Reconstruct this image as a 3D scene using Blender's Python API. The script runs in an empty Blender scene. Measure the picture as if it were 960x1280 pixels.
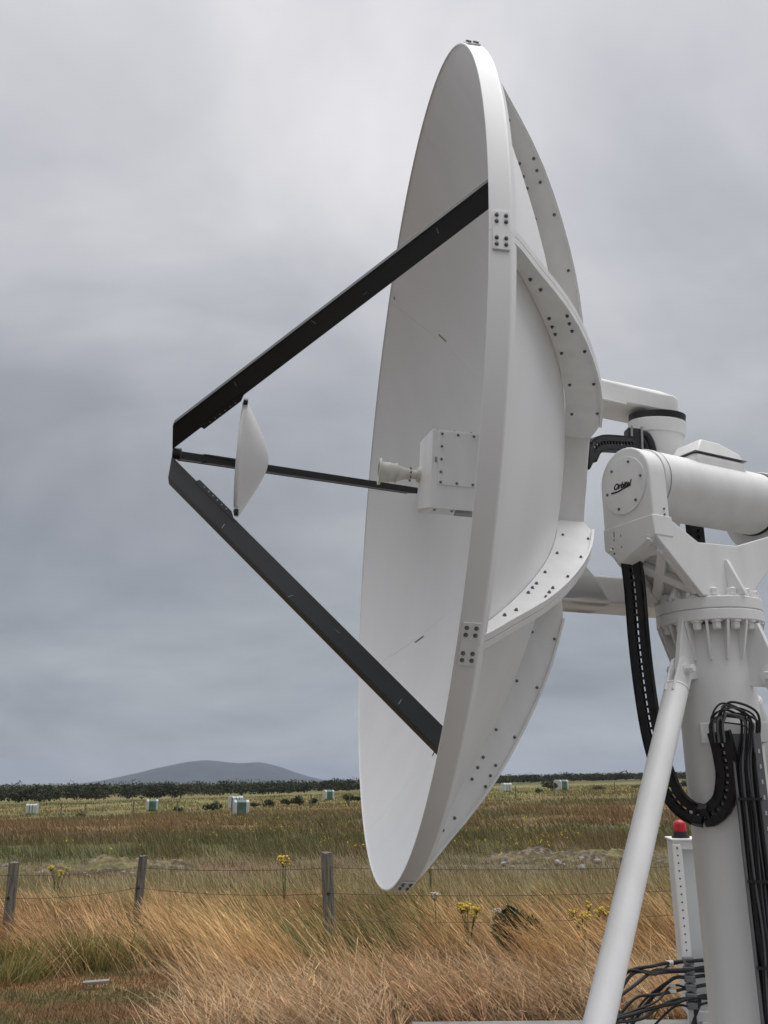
import bpy, bmesh, math, random
import numpy as np
from mathutils import Vector, Matrix
random.seed(7)
rng = np.random.default_rng(7)
S = bpy.context.scene
COL = S.collection
R = math.radians

# ------------------------------------------------------------------ camera
FPX = 1150.0
PITCH, ROLL = math.atan(336 / FPX), R(0.5)
fw = np.array([0, math.cos(PITCH), math.sin(PITCH)])
r0 = np.array([1.0, 0, 0]); u0 = np.array([0, -math.sin(PITCH), math.cos(PITCH)])
rt = math.cos(ROLL) * r0 - math.sin(ROLL) * u0
up = math.cos(ROLL) * u0 + math.sin(ROLL) * r0
cam = bpy.data.cameras.new('camera'); co = bpy.data.objects.new('camera', cam); COL.objects.link(co)
cam.sensor_fit = 'VERTICAL'; cam.sensor_height = 36; cam.lens = FPX / 1280 * 36
cam.clip_start = 0.05; cam.clip_end = 30000
m = Matrix.Identity(4)
for i in range(3):
    m[i][0] = rt[i]; m[i][1] = up[i]; m[i][2] = -fw[i]
m[2][3] = 1.7
co.matrix_world = m
S.camera = co

# ------------------------------------------------------------------ light
SUN_EL, SUN_AZ = R(76), R(75)          # azimuth clockwise from +Y
S.view_settings.view_transform = 'Standard'; S.view_settings.look = 'None'
S.view_settings.exposure = 0.5; S.view_settings.gamma = 1.0
sun = bpy.data.lights.new('sun', 'SUN'); sun.energy = 1.5; sun.angle = R(60); sun.color = (1, .985, .965)
so = bpy.data.objects.new('sun', sun); COL.objects.link(so)
sd = Vector((math.sin(SUN_AZ) * math.cos(SUN_EL), math.cos(SUN_AZ) * math.cos(SUN_EL), math.sin(SUN_EL)))
so.rotation_euler = sd.to_track_quat('Z', 'Y').to_euler()

W = bpy.data.worlds.new('World'); S.world = W; W.use_nodes = True
nt = W.node_tree; nt.nodes.clear()
def nd(t, tree=None, **k):
    n = (tree or nt).nodes.new(t)
    for a, b in k.items(): setattr(n, a, b)
    return n
def mathn(op, a=None, b=None, tree=None):
    n = nd('ShaderNodeMath', tree, operation=op)
    for i, v in enumerate((a, b)):
        if v is None: continue
        if isinstance(v, (int, float)): n.inputs[i].default_value = v
        else: (tree or nt).links.new(v, n.inputs[i])
    return n.outputs[0]
def ramp(tree, fac, stops, interp='LINEAR'):
    n = nd('ShaderNodeValToRGB', tree); n.color_ramp.interpolation = interp
    e = n.color_ramp.elements
    while len(e) < len(stops): e.new(0.5)
    for i, (p, c) in enumerate(stops):
        e[i].position = p; e[i].color = (*c, 1)
    tree.links.new(fac, n.inputs[0]); return n.outputs[0]
tc = nd('ShaderNodeTexCoord')
sx = nd('ShaderNodeSeparateXYZ'); nt.links.new(tc.outputs['Generated'], sx.inputs[0])
zc = mathn('MAXIMUM', sx.outputs[2], 0.0)
den = mathn('ADD', zc, 0.30)
cx = nd('ShaderNodeCombineXYZ')
nt.links.new(mathn('DIVIDE', sx.outputs[0], den), cx.inputs[0])
nt.links.new(mathn('DIVIDE', sx.outputs[1], den), cx.inputs[1])
n1 = nd('ShaderNodeTexNoise'); n1.inputs['Scale'].default_value = 1.35; n1.inputs['Detail'].default_value = 5
n1.inputs['Roughness'].default_value = .52; n1.inputs['Distortion'].default_value = .5
mp = nd('ShaderNodeMapping'); mp.inputs['Location'].default_value = (3.1, 1.7, 0); mp.inputs['Rotation'].default_value = (0, 0, .5)
nt.links.new(cx.outputs[0], mp.inputs[0]); nt.links.new(mp.outputs[0], n1.inputs[0])
# overcast: grey-blue low down, paler and brighter towards the zenith
base = ramp(nt, zc, [(0, (.27, .29, .315)), (.08, (.25, .267, .29)), (.2, (.24, .254, .275)), (.36, (.315, .325, .345)), (.55, (.455, .457, .475)), (.72, (.54, .538, .553)), (.86, (.78, .78, .79)), (1, (.95, .95, .95))])
n2 = nd('ShaderNodeTexNoise'); n2.inputs['Scale'].default_value = 4.2; n2.inputs['Detail'].default_value = 9; n2.inputs['Roughness'].default_value = .55; n2.inputs['Distortion'].default_value = .25
nt.links.new(mp.outputs[0], n2.inputs[0])
cl_a = ramp(nt, n1.outputs[0], [(.32, (.74, .75, .775)), (.45, (.91, .915, .93)), (.55, (1.06, 1.055, 1.05)), (.68, (1.22, 1.205, 1.19))])
cl_b = ramp(nt, n2.outputs[0], [(.30, (.945, .95, .952)), (.5, (1, 1, 1)), (.70, (1.06, 1.057, 1.055))])
cm = nd('ShaderNodeMix', data_type='RGBA', blend_type='MULTIPLY'); cm.inputs[0].default_value = 1
nt.links.new(cl_a, cm.inputs[6]); nt.links.new(cl_b, cm.inputs[7]); cl = cm.outputs[2]
mul = nd('ShaderNodeMix', data_type='RGBA', blend_type='MULTIPLY'); mul.inputs[0].default_value = 1
nt.links.new(base, mul.inputs[6]); nt.links.new(cl, mul.inputs[7])
bgc = nd('ShaderNodeBackground'); bgc.inputs[1].default_value = 1.0; nt.links.new(mul.outputs[2], bgc.inputs[0])
sky = nd('ShaderNodeTexSky', sky_type='NISHITA'); sky.sun_disc = False
sky.sun_elevation = SUN_EL; sky.sun_rotation = SUN_AZ
bgs = nd('ShaderNodeBackground'); bgs.inputs[1].default_value = .08; nt.links.new(sky.outputs[0], bgs.inputs[0])
mx = nd('ShaderNodeMixShader'); mx.inputs[0].default_value = .95
nt.links.new(bgs.outputs[0], mx.inputs[1]); nt.links.new(bgc.outputs[0], mx.inputs[2])
wo = nd('ShaderNodeOutputWorld'); nt.links.new(mx.outputs[0], wo.inputs[0])

# ------------------------------------------------------------------ materials
def mat(name, col, rough=.5, metal=0, noise=0.0, nscale=3.0, bump=0.0, bscale=60, col2=None, stretch=None):
    M = bpy.data.materials.new(name); M.use_nodes = True
    t = M.node_tree; p = t.nodes['Principled BSDF']
    p.inputs['Base Color'].default_value = (*col, 1); p.inputs['Roughness'].default_value = rough; p.inputs['Metallic'].default_value = metal
    if noise or col2:
        g = nd('ShaderNodeNewGeometry', t); src = g.outputs['Position']
        if stretch:
            mpp = nd('ShaderNodeMapping', t); mpp.inputs['Scale'].default_value = stretch
            t.links.new(src, mpp.inputs[0]); src = mpp.outputs[0]
        nz = nd('ShaderNodeTexNoise', t); nz.inputs['Scale'].default_value = nscale; nz.inputs['Detail'].default_value = 6
        t.links.new(src, nz.inputs[0])
        c2 = col2 or tuple(c * (1 - noise) for c in col)
        o = ramp(t, nz.outputs[0], [(.35, c2), (.62, col)])
        t.links.new(o, p.inputs['Base Color'])
        rr = nd('ShaderNodeMapRange', t); rr.inputs[3].default_value = rough + .12; rr.inputs[4].default_value = rough - .05
        t.links.new(nz.outputs[0], rr.inputs[0]); t.links.new(rr.outputs[0], p.inputs['Roughness'])
    if bump:
        g = nd('ShaderNodeNewGeometry', t)
        nz = nd('ShaderNodeTexNoise', t); nz.inputs['Scale'].default_value = bscale; nz.inputs['Detail'].default_value = 4
        t.links.new(g.outputs['Position'], nz.inputs[0])
        b = nd('ShaderNodeBump', t); b.inputs['Strength'].default_value = bump; b.inputs['Distance'].default_value = .01
        t.links.new(nz.outputs[0], b.inputs['Height']); t.links.new(b.outputs[0], p.inputs['Normal'])
    return M
def attr_mat(name, rough=.7, transl=.25, fine=0.0, fscale=8.0):
    M = bpy.data.materials.new(name); M.use_nodes = True
    t = M.node_tree; p = t.nodes['Principled BSDF']; p.inputs['Roughness'].default_value = rough
    p.inputs['Specular IOR Level'].default_value = .25
    a = nd('ShaderNodeAttribute', t, attribute_name='col'); c = a.outputs['Color']
    if fine:
        g = nd('ShaderNodeNewGeometry', t)
        nz = nd('ShaderNodeTexNoise', t); nz.inputs['Scale'].default_value = fscale; nz.inputs['Detail'].default_value = 8; nz.inputs['Roughness'].default_value = .7
        t.links.new(g.outputs['Position'], nz.inputs[0])
        v = ramp(t, nz.outputs[0], [(.3, (1 - fine,) * 3), (.7, (1 + fine,) * 3)])
        mm = nd('ShaderNodeMix', t, data_type='RGBA', blend_type='MULTIPLY'); mm.inputs[0].default_value = 1
        t.links.new(c, mm.inputs[6]); t.links.new(v, mm.inputs[7]); c = mm.outputs[2]
    t.links.new(c, p.inputs['Base Color'])
    if transl:
        tr = nd('ShaderNodeBsdfTranslucent', t); t.links.new(c, tr.inputs[0])
        ms = nd('ShaderNodeMixShader', t); ms.inputs[0].default_value = transl
        t.links.new(p.outputs[0], ms.inputs[1]); t.links.new(tr.outputs[0], ms.inputs[2])
        t.links.new(ms.outputs[0], t.nodes['Material Output'].inputs[0])
    return M
WHITE = mat('white_paint', (.84, .84, .83), .42, noise=.07, nscale=2.6, bump=.05, bscale=90, stretch=(4, 4, .5))
WHITE2 = mat('white_gelcoat', (.85, .85, .845), .38, noise=.04, nscale=1.6, stretch=(2.5, 2.5, .35))
CREAM = mat('weathered_white', (.72, .71, .64), .5, noise=.14, nscale=25)
GREYP = mat('grey_white_panel', (.62, .63, .63), .5, noise=.06, nscale=4)
BLACKP = mat('black_paint', (.018, .020, .021), .38, noise=.2, nscale=6)
RUBBER = mat('black_plastic', (.012, .012, .013), .45, noise=.2, nscale=20)
CABLE = mat('cable_sheath', (.010, .010, .011), .5)
CABLEG = mat('grey_cable_sheath', (.11, .11, .115), .4)
TAPE = mat('white_tape', (.6, .6, .58), .6)
ZINC = mat('dull_bolt', (.17, .17, .175), .45, metal=.6)
STEEL = mat('galvanised_steel', (.33, .34, .35), .45, metal=.5, noise=.25, nscale=30)
DUCT = mat('grey_duct', (.15, .155, .16), .5, noise=.12, nscale=8)
RED = mat('red_lens', (.45, .012, .02), .2)
RUST = mat('scuffed_steel', (.10, .085, .07), .7)
CONC = mat('concrete', (.27, .265, .25), .85, noise=.25, nscale=5, bump=.3, bscale=50)
WOOD = mat('weathered_wood', (.20, .185, .155), .85, nscale=12, col2=(.085, .078, .062), bump=.6, bscale=50, stretch=(4, 4, .35))
BOARD = mat('bleached_board', (.30, .28, .245), .8, noise=.3, nscale=12)
WIRE = mat('rusty_wire', (.075, .058, .045), .7)
STONE = mat('pale_stone', (.33, .32, .30), .85, noise=.4, nscale=8, bump=.5, bscale=20)
WRAPG = mat('green_wrap', (.075, .16, .125), .38, noise=.3, nscale=2.5)
WRAPW = mat('white_wrap', (.50, .53, .53), .35, noise=.12, nscale=3)
YELLOW = mat('yellow_petals', (.52, .36, .02), .6)
BARK = mat('bark', (.06, .05, .04), .9, noise=.3, nscale=10)
BLADE = attr_mat('grass_blades', .75, .15)
GROUNDM = attr_mat('meadow_ground', .95, 0, .45, 5.0)
LEAF = attr_mat('leaves', .65, .15)
MTN = mat('haze_tinted_scrub', (.025, .037, .045), .95, noise=.5, nscale=.012)  # scrub colour with the blue of distant haze mixed in

# ------------------------------------------------------------------ mesh helpers
def V(*a): return np.array(a, float)
def norm(v): v = np.asarray(v, float); return v / np.linalg.norm(v)
class MB:
    def __init__(s): s.v = []; s.f = []
    def add(s, vs, fs):
        o = len(s.v); s.v += [tuple(map(float, p)) for p in vs]; s.f += [tuple(i + o for i in f) for f in fs]; return s
    def box(s, c, h, ax=None):
        c = np.asarray(c, float); A = np.eye(3) if ax is None else np.array(ax, float)
        P = [c + A[0] * h[0] * i + A[1] * h[1] * j + A[2] * h[2] * k for i in (-1, 1) for j in (-1, 1) for k in (-1, 1)]
        return s.add(P, [(0, 1, 3, 2), (4, 6, 7, 5), (0, 4, 5, 1), (2, 3, 7, 6), (0, 2, 6, 4), (1, 5, 7, 3)])
    def bar(s, a, b, w, t, side):                 # box beam from a to b; side = direction of width w
        a = np.asarray(a, float); b = np.asarray(b, float); d = norm(b - a)
        sd_ = norm(np.asarray(side, float) - d * np.dot(side, d)); q = np.cross(d, sd_)
        return s.box((a + b) / 2, (np.linalg.norm(b - a) / 2, w / 2, t / 2), (d, sd_, q))
    def lathe(s, o, ax, prof, n=32, ref=None, caps=True):   # prof: (distance along ax, radius)
        o = np.asarray(o, float); ax = norm(ax); ref = V(0, 0, 1) if ref is None else np.asarray(ref, float)
        if abs(np.dot(ref, ax)) > .95: ref = V(1, 0, 0)
        x = norm(ref - ax * np.dot(ref, ax)); y = np.cross(ax, x); P = []; F = []
        for (h, r) in prof:
            for i in range(n):
                t = 2 * math.pi * i / n; P.append(o + ax * h + r * (math.cos(t) * x + math.sin(t) * y))
        for k in range(len(prof) - 1):
            for i in range(n):
                j = (i + 1) % n; F.append((k * n + i, k * n + j, (k + 1) * n + j, (k + 1) * n + i))
        if caps:
            F.append(tuple(range(n))[::-1]); F.append(tuple((len(prof) - 1) * n + i for i in range(n)))
        return s.add(P, F)
    def cyl(s, a, b, r, n=24, r2=None):
        a = np.asarray(a, float); b = np.asarray(b, float)
        return s.lathe(a, b - a, [(0, r), (np.linalg.norm(b - a), r if r2 is None else r2)], n)
    def tube(s, pts, r, n=8):
        pts = [np.asarray(p, float) for p in pts]; P = []; F = []; N = len(pts); prev = None
        for i, p in enumerate(pts):
            d = norm(pts[min(i + 1, N - 1)] - pts[max(i - 1, 0)])
            if prev is None:
                rf = V(0, 0, 1) if abs(d[2]) < .9 else V(1, 0, 0); x = norm(rf - d * np.dot(rf, d))
            else: x = norm(prev - d * np.dot(prev, d))
            prev = x; y = np.cross(d, x); rr = r[i] if hasattr(r, '__len__') else r
            for k in range(n):
                t = 2 * math.pi * k / n; P.append(p + rr * (math.cos(t) * x + math.sin(t) * y))
        for i in range(N - 1):
            for k in range(n):
                j = (k + 1) % n; F.append((i * n + k, i * n + j, (i + 1) * n + j, (i + 1) * n + k))
        F.append(tuple(range(n))[::-1]); F.append(tuple((N - 1) * n + k for k in range(n)))
        return s.add(P, F)
    def prism(s, poly, o, ex, ey, ez, t0, t1):    # polygon in (ex,ey) about o, extruded along ez
        o = np.asarray(o, float); n = len(poly)
        P = [o + ex * p[0] + ey * p[1] + ez * t for t in (t0, t1) for p in poly]
        F = [tuple(range(n))[::-1], tuple(range(n, 2 * n))] + [(i, (i + 1) % n, n + (i + 1) % n, n + i) for i in range(n)]
        return s.add(P, F)
    def strip(s, A, B, C_, D_):                   # solid ribbon through four matching point rows
        n = len(A); P = list(A) + list(B) + list(C_) + list(D_); F = []
        for r_ in range(4):
            a0, b0 = r_ * n, ((r_ + 1) % 4) * n
            for i in range(n - 1): F.append((a0 + i, a0 + i + 1, b0 + i + 1, b0 + i))
        F.append((0, n, 2 * n, 3 * n)); F.append((n - 1, 4 * n - 1, 3 * n - 1, 2 * n - 1))
        return s.add(P, F)
    def build(s, name, mt, parent=None, bevel=0, smooth=35, origin=None, label=None):
        root = V(0, 0, 0)
        if parent is not None:
            q = parent
            while q is not None: root = root + np.array(q.location); q = q.parent
        elif origin is not None: root = np.asarray(origin, float)
        me = bpy.data.meshes.new(name)
        me.from_pydata([tuple(np.array(p) - root) for p in s.v], [], s.f); me.update()
        bm = bmesh.new(); bm.from_mesh(me); bmesh.ops.recalc_face_normals(bm, faces=bm.faces); bm.to_mesh(me); bm.free()
        if smooth:
            me.shade_smooth(); me.set_sharp_from_angle(angle=R(smooth))
        me.materials.append(mt)
        o = bpy.data.objects.new(name, me); COL.objects.link(o)
        if parent is not None: o.parent = parent
        elif origin is not None: o.location = root
        if bevel:
            b = o.modifiers.new('bevel', 'BEVEL'); b.width = bevel; b.segments = 2; b.limit_method = 'ANGLE'; b.angle_limit = R(40)
        if label: o['label'] = label
        return o
def empty(name, loc, label, cat, group=None):
    o = bpy.data.objects.new(name, None); COL.objects.link(o); o.location = loc; o.empty_display_size = .1
    return tag(o, label, cat, group)
def tag(o, label=None, cat=None, group=None, kind=None):
    for k, v in (('label', label), ('category', cat), ('group', group), ('kind', kind)):
        if v: o[k] = v
    return o
def spline(pts, n=8):
    P = [np.asarray(p, float) for p in pts]; P = [2 * P[0] - P[1]] + P + [2 * P[-1] - P[-2]]; out = []
    for i in range(1, len(P) - 2):
        for k in range(n):
            t = k / n
            out.append(.5 * (2 * P[i] + (P[i + 1] - P[i - 1]) * t + (2 * P[i - 1] - 5 * P[i] + 4 * P[i + 1] - P[i + 2]) * t * t + (3 * P[i] - P[i - 1] - 3 * P[i + 1] + P[i + 2]) * t ** 3))
    out.append(P[-2]); return out
def place(name, mesh, parent, pos, zdir, xdir=None):   # a shared mesh standing at pos, its z along zdir
    o = bpy.data.objects.new(name, mesh); COL.objects.link(o); o.parent = parent
    root = V(0, 0, 0); q = parent
    while q is not None: root = root + np.array(q.location); q = q.parent
    z = norm(zdir); x = V(1, 0, 0) if xdir is None else np.asarray(xdir, float)
    if abs(np.dot(x, z)) > .95: x = V(0, 1, 0)
    x = norm(x - z * np.dot(x, z)); y = np.cross(z, x)
    M = Matrix.Identity(4)
    for i in range(3):
        M[i][0] = x[i]; M[i][1] = y[i]; M[i][2] = z[i]; M[i][3] = pos[i] - root[i]
    o.matrix_local = M; return o
def bolt_mesh(name, r, h, mt, washer=1.45):
    b = MB().lathe((0, 0, 0), (0, 0, 1), [(0, r * washer), (h * .25, r * washer)], 14).lathe((0, 0, h * .25), (0, 0, 1), [(0, r), (h * .85, r), (h, r * .8)], 6)
    o = b.build(name, mt); me = o.data; bpy.data.objects.remove(o); return me
BOLT = bolt_mesh('bolt', .0046, .006, ZINC)
BOLT_S = bolt_mesh('bolt', .0052, .005, ZINC, 1.2)
BOLT_W = bolt_mesh('bolt', .019, .03, WHITE, 1.3)

# value noise
_g = rng.random((256, 256))
def vn(x, y):
    x = np.asarray(x, float); y = np.asarray(y, float)
    xi = np.floor(x).astype(int); yi = np.floor(y).astype(int); fx = x - xi; fy = y - yi
    fx = fx * fx * (3 - 2 * fx); fy = fy * fy * (3 - 2 * fy)
    g = lambda i, j: _g[i % 256, j % 256]
    return (g(xi, yi) * (1 - fx) + g(xi + 1, yi) * fx) * (1 - fy) + (g(xi, yi + 1) * (1 - fx) + g(xi + 1, yi + 1) * fx) * fy
def fbm(x, y, o=4):
    s = 0; a = .5; t = 0
    for k in range(o): s = s + a * vn(x * 2 ** k + 17 * k, y * 2 ** k + 31 * k); t += a; a *= .5
    return s / t
def sstep(a, b, x): t = np.clip((np.asarray(x, float) - a) / (b - a), 0, 1); return t * t * (3 - 2 * t)
def terrain(x, y):
    x = np.asarray(x, float); y = np.asarray(y, float)
    t = np.tanh(x * .027 / 1.25) * 1.25 * sstep(25, 70, y)
    return t + sstep(9, 13, y) * sstep(300, 60, y) * .10 * (fbm(x * .35, y * .35, 3) - .5) * 2 - .02

# ------------------------------------------------------------------ setting
def mesh_np(name, verts, faces, mt, cols=None, smooth=False):
    me = bpy.data.meshes.new(name)
    nv, nf, k = len(verts), len(faces), faces.shape[1]
    me.vertices.add(nv); me.vertices.foreach_set('co', np.ascontiguousarray(verts, np.float32).ravel())
    me.loops.add(nf * k); me.loops.foreach_set('vertex_index', np.ascontiguousarray(faces, np.int32).ravel())
    me.polygons.add(nf); me.polygons.foreach_set('loop_start', np.arange(0, nf * k, k, dtype=np.int32))
    me.update(calc_edges=True)
    if cols is not None:
        a = me.attributes.new('col', 'FLOAT_COLOR', 'POINT')
        a.data.foreach_set('color', np.c_[cols, np.ones(nv)].astype(np.float32).ravel())
    if smooth: me.shade_smooth()
    me.materials.append(mt)
    o = bpy.data.objects.new(name, me); COL.objects.link(o); return o
GOLD = V(.72, .50, .25); TAN = V(.54, .365, .19); RBRN = V(.30, .165, .085); OLIV = V(.20, .18, .075); GRN = V(.095, .13, .042); STRAW = V(.54, .43, .25); DIRT = V(.11, .085, .055); YGRN = V(.24, .215, .075); MOSS = V(.26, .16, .065)
def lerp(a, b, t): return a + (b - a) * np.asarray(t)[..., None]
def field_col(x, y):
    """colour of the growth by place: the meadow's own bands of dry, green and brown grass"""
    x = np.asarray(x, float); y = np.asarray(y, float)
    w = y + 9 * (fbm(x * .07 + 5, y * .12, 4) - .5) * np.clip(y / 22, .25, 2.2)
    keys = [(0, TAN), (12, TAN), (13.5, lerp(OLIV, STRAW, .45)), (17, lerp(OLIV, STRAW, .3)), (20, lerp(DIRT, STRAW, .35)), (23, lerp(GRN, OLIV, .65)), (28, lerp(GRN, OLIV, .75)), (33, OLIV), (38, lerp(RBRN, OLIV, .5)), (46, lerp(lerp(RBRN, TAN, .35), OLIV, .3)), (54, lerp(OLIV, TAN, .2)), (62, lerp(OLIV, TAN, .4)), (74, YGRN), (105, YGRN), (125, lerp(OLIV, YGRN, .4)), (170, OLIV), (260, GRN * .6), (9000, GRN * .5)]
    ks = [k for k, _ in keys]; c = np.stack([np.interp(w, ks, [k[1][i] for k in keys]) for i in range(3)], -1)
    f = fbm(x * .13 + 9 + .8 * fbm(x * .3, y * .3, 2), y * .22 + 3 + .8 * fbm(x * .3 + 50, y * .3, 2), 5)
    c = lerp(c, GRN, .55 * sstep(.54, .68, f) * (y > 12)); c = lerp(c, RBRN, .5 * sstep(.47, .34, f) * (y > 12))
    return c
def axis(a0, a1, fine0, fine1, step, grow):
    L = list(np.arange(fine0, fine1 + 1e-6, step)); s = step; q = L[-1]
    while q < a1: s *= grow; q += s; L.append(min(q, a1))
    s = step; q = L[0]; pre = []
    while q > a0: s *= grow; q -= s; pre.append(max(q, a0))
    return np.array(pre[::-1] + L)
gx = axis(-5500, 5500, -30, 30, .6, 1.12); gy = axis(-300, 6000, 4, 60, .5, 1.06)
X, Yg = np.meshgrid(gx, gy); Z = terrain(X, Yg); Z = np.where((Yg < 7.35) & (X > -1), np.minimum(Z, -.03), Z)
nx, ny = len(gx), len(gy); idx = np.arange(nx * ny).reshape(ny, nx)
F4 = np.stack([idx[:-1, :-1], idx[:-1, 1:], idx[1:, 1:], idx[1:, :-1]], -1).reshape(-1, 4)
gc = field_col(X, Yg)
gc = lerp(gc, lerp(np.broadcast_to(MOSS, gc.shape), DIRT, fbm(X * 1.4, Yg * 1.4, 3)), sstep(9.2, 8.6, Yg) * sstep(-1.6, -2.2, X))
SHADED_THATCH = V(.075, .055, .035); gc = lerp(gc, np.broadcast_to(SHADED_THATCH, gc.shape), .9 * sstep(14, 12.5, Yg) * np.maximum(sstep(-2.4, -1.5, X), np.maximum(sstep(9.2, 9.8, Yg), sstep(6.6, 6.0, Yg)))); gc = gc * (.62 + .38 * sstep(60, 130, Yg))[..., None]  # thatch and near ground darkened for shaded gaps in the grass, less bounce
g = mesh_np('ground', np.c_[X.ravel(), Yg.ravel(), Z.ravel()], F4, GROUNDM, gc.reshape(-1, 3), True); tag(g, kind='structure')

MB().box((3.215, 3.37, -.06), (3.05, 4.0, .10)).build('concrete_slab', CONC, bevel=.012)['kind'] = 'structure'

# the far hill
mxs = np.linspace(-2600, 1800, 240); mys = np.linspace(3300, 5600, 44)
MX, MY = np.meshgrid(mxs, mys)
pk_px = [-400, 60, 110, 130, 150, 180, 210, 235, 255, 280, 300, 322, 345, 375, 400, 440, 520, 900]
pk_up = [-12, -12, -12, -6, 1.5, 10.5, 18.5, 24, 26, 23.5, 22, 23, 17.5, 7.5, 1.5, -5, -10, -12]
hh = np.interp(480 + FPX * MX / 4200 / .96, pk_px, pk_up) * 4200 / FPX
prof = np.clip(1 - np.abs((MY - 4200) / 900), 0, 1); prof = np.sin(prof * math.pi / 2) ** 1.2
MZ = 1.0 + (hh + 5 * (fbm(MX * .012, MY * .008, 4) - .5)) * prof - 6 * (1 - prof)
nx, ny = len(mxs), len(mys); idx = np.arange(nx * ny).reshape(ny, nx)
F4 = np.stack([idx[:-1, :-1], idx[:-1, 1:], idx[1:, 1:], idx[1:, :-1]], -1).reshape(-1, 4)
tag(mesh_np('hill', np.c_[MX.ravel(), MY.ravel(), MZ.ravel()], F4, MTN, None, True), kind='structure')

# ------------------------------------------------------------------ dish antenna
C = V(.08495, 4.17715, 3.11191)
az, el = 3.26399, .06007
n = V(math.cos(el) * math.cos(az), math.cos(el) * math.sin(az), math.sin(el))      # boresight
e1 = norm(V(0, 0, 1) - n * n[2]); sg = -np.cross(n, e1)                            # up and towards the viewer
RD, KD, DEP = 1.85, .196, .665
def rad(ps): a_ = R(ps); return math.cos(a_) * e1 + math.sin(a_) * sg
def tan_(ps): a_ = R(ps); return -math.sin(a_) * e1 + math.cos(a_) * sg
def D(s, rho, ps): return C + n * s + rho * rad(ps)
def E(s, u, w): return C + n * s + e1 * u + sg * w
def sfront(r): return KD * r * r - DEP - .004
COLX, COLY, SLABZ = 1.43, 4.03, .04
ANT = empty('dish_antenna', (COLX, COLY, SLABZ), 'large white dish antenna on a steel pedestal with three black feed struts', 'dish antenna')
JOINTS = [45, 86, 124, 165, 205, 245, 285, 325, 365]
for i, a0 in enumerate(JOINTS):
    a1 = JOINTS[i + 1] if i < 8 else JOINTS[0] + 360
    gap = math.degrees(.0006 / RD)
    A = np.linspace(a0 + gap, a1 - gap, 17); Rr = np.linspace(.12, RD - .003, 15)
    P = []; F = []; na, nr = len(A), len(Rr)
    for side in (0, 1):
        for r_ in Rr:
            for q in A: P.append(D(sfront(r_) - .010 * side, r_, q))
    o2 = na * nr
    for j in range(nr - 1):
        for k in range(na - 1):
            q = j * na + k
            F.append((q, q + 1, q + na + 1, q + na)); F.append((o2 + q, o2 + q + na, o2 + q + na + 1, o2 + q + 1))
    for k in range(na - 1):
        F.append((k, o2 + k, o2 + k + 1, k + 1)); q = (nr - 1) * na + k; F.append((q, q + 1, o2 + q + 1, o2 + q))
    for j in range(nr - 1):
        q = j * na; F.append((q, q + na, o2 + q + na, o2 + q)); q = j * na + na - 1; F.append((q, o2 + q, o2 + q + na, q + na))
    pet = MB().add(P, F).build('petal', WHITE2, ANT, smooth=30)
    # rim skirt of this petal: outer band, then a turned-in return
    pr_ = [(.004, RD - .006), (.004, RD - .001), (0, RD), (-.060, RD), (-.066, RD - .003), (-.085, RD - .028), (-.085, RD - .034), (-.06, RD - .010)]
    A = np.linspace(a0 + gap, a1 - gap, 25); P = []; F = []; m_ = len(pr_)
    for q in A: P += [D(s_, r_, q) for s_, r_ in pr_]
    for k in range(len(A) - 1):
        for j in range(m_): F.append((k * m_ + j, k * m_ + (j + 1) % m_, (k + 1) * m_ + (j + 1) % m_, (k + 1) * m_ + j))
    F.append(tuple(range(m_))); F.append(tuple((len(A) - 1) * m_ + j for j in range(m_))[::-1])
    MB().add(P, F).build('rim_flange', WHITE2, pet, smooth=25)
for p, q in [((.3398, 4.991, 4.2632), (.3791, 4.958, 4.1987)), ((.1784, 5.4567, 2.4866), (.2286, 5.393, 2.5146)), ((.2322, 4.7349, 1.8165), (.2656, 4.7364, 1.8742)), ((.0773, 5.18, 4.6244), (.080, 5.17, 4.60))]:
    MB().bar(V(*p) + n * .003, V(*q) + n * .003, .0045, .003, n).build('scuff_mark', RUST, ANT, smooth=0)
# ribs along the joints
OUT = [(-.062, 1.842), (-.10, 1.805), (-.15, 1.745), (-.2, 1.685), (-.265, 1.61), (-.33, 1.53), (-.395, 1.44), (-.455, 1.345), (-.515, 1.24), (-.57, 1.135), (-.615, 1.04), (-.655, .945), (-.695, .835), (-.733, .715), (-.735, .65), (-.735, .575)]
BOLTS = [(-.175, 1.648), (-.222, 1.60), (-.296, 1.445), (-.321, 1.397), (-.345, 1.354), (-.350, 1.471), (-.372, 1.427), (-.395, 1.384), (-.404, 1.236), (-.480, 1.263), (-.504, 1.017), (-.590, 1.041), (-.587, .785), (-.685, .81)]
def rows(ps, s_off, t_off, pts, inset=0.0):
    out = []
    for i, (s_, r_) in enumerate(pts):
        a_ = np.array(pts[max(i - 1, 0)]); b_ = np.array(pts[min(i + 1, len(pts) - 1)]); d = b_ - a_; nn = V(d[1], -d[0]); nn = nn / np.linalg.norm(nn)
        if nn[1] < 0 and abs(nn[1]) > .05: nn = -nn
        s2, r2 = s_ - abs(nn[0]) * inset, r_ - nn[1] * inset if False else r_
        q = D(s_ + abs(nn[0]) * inset, r_ - abs(nn[1]) * inset, ps)
        out.append(q + tan_(ps) * t_off)
    return out
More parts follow.
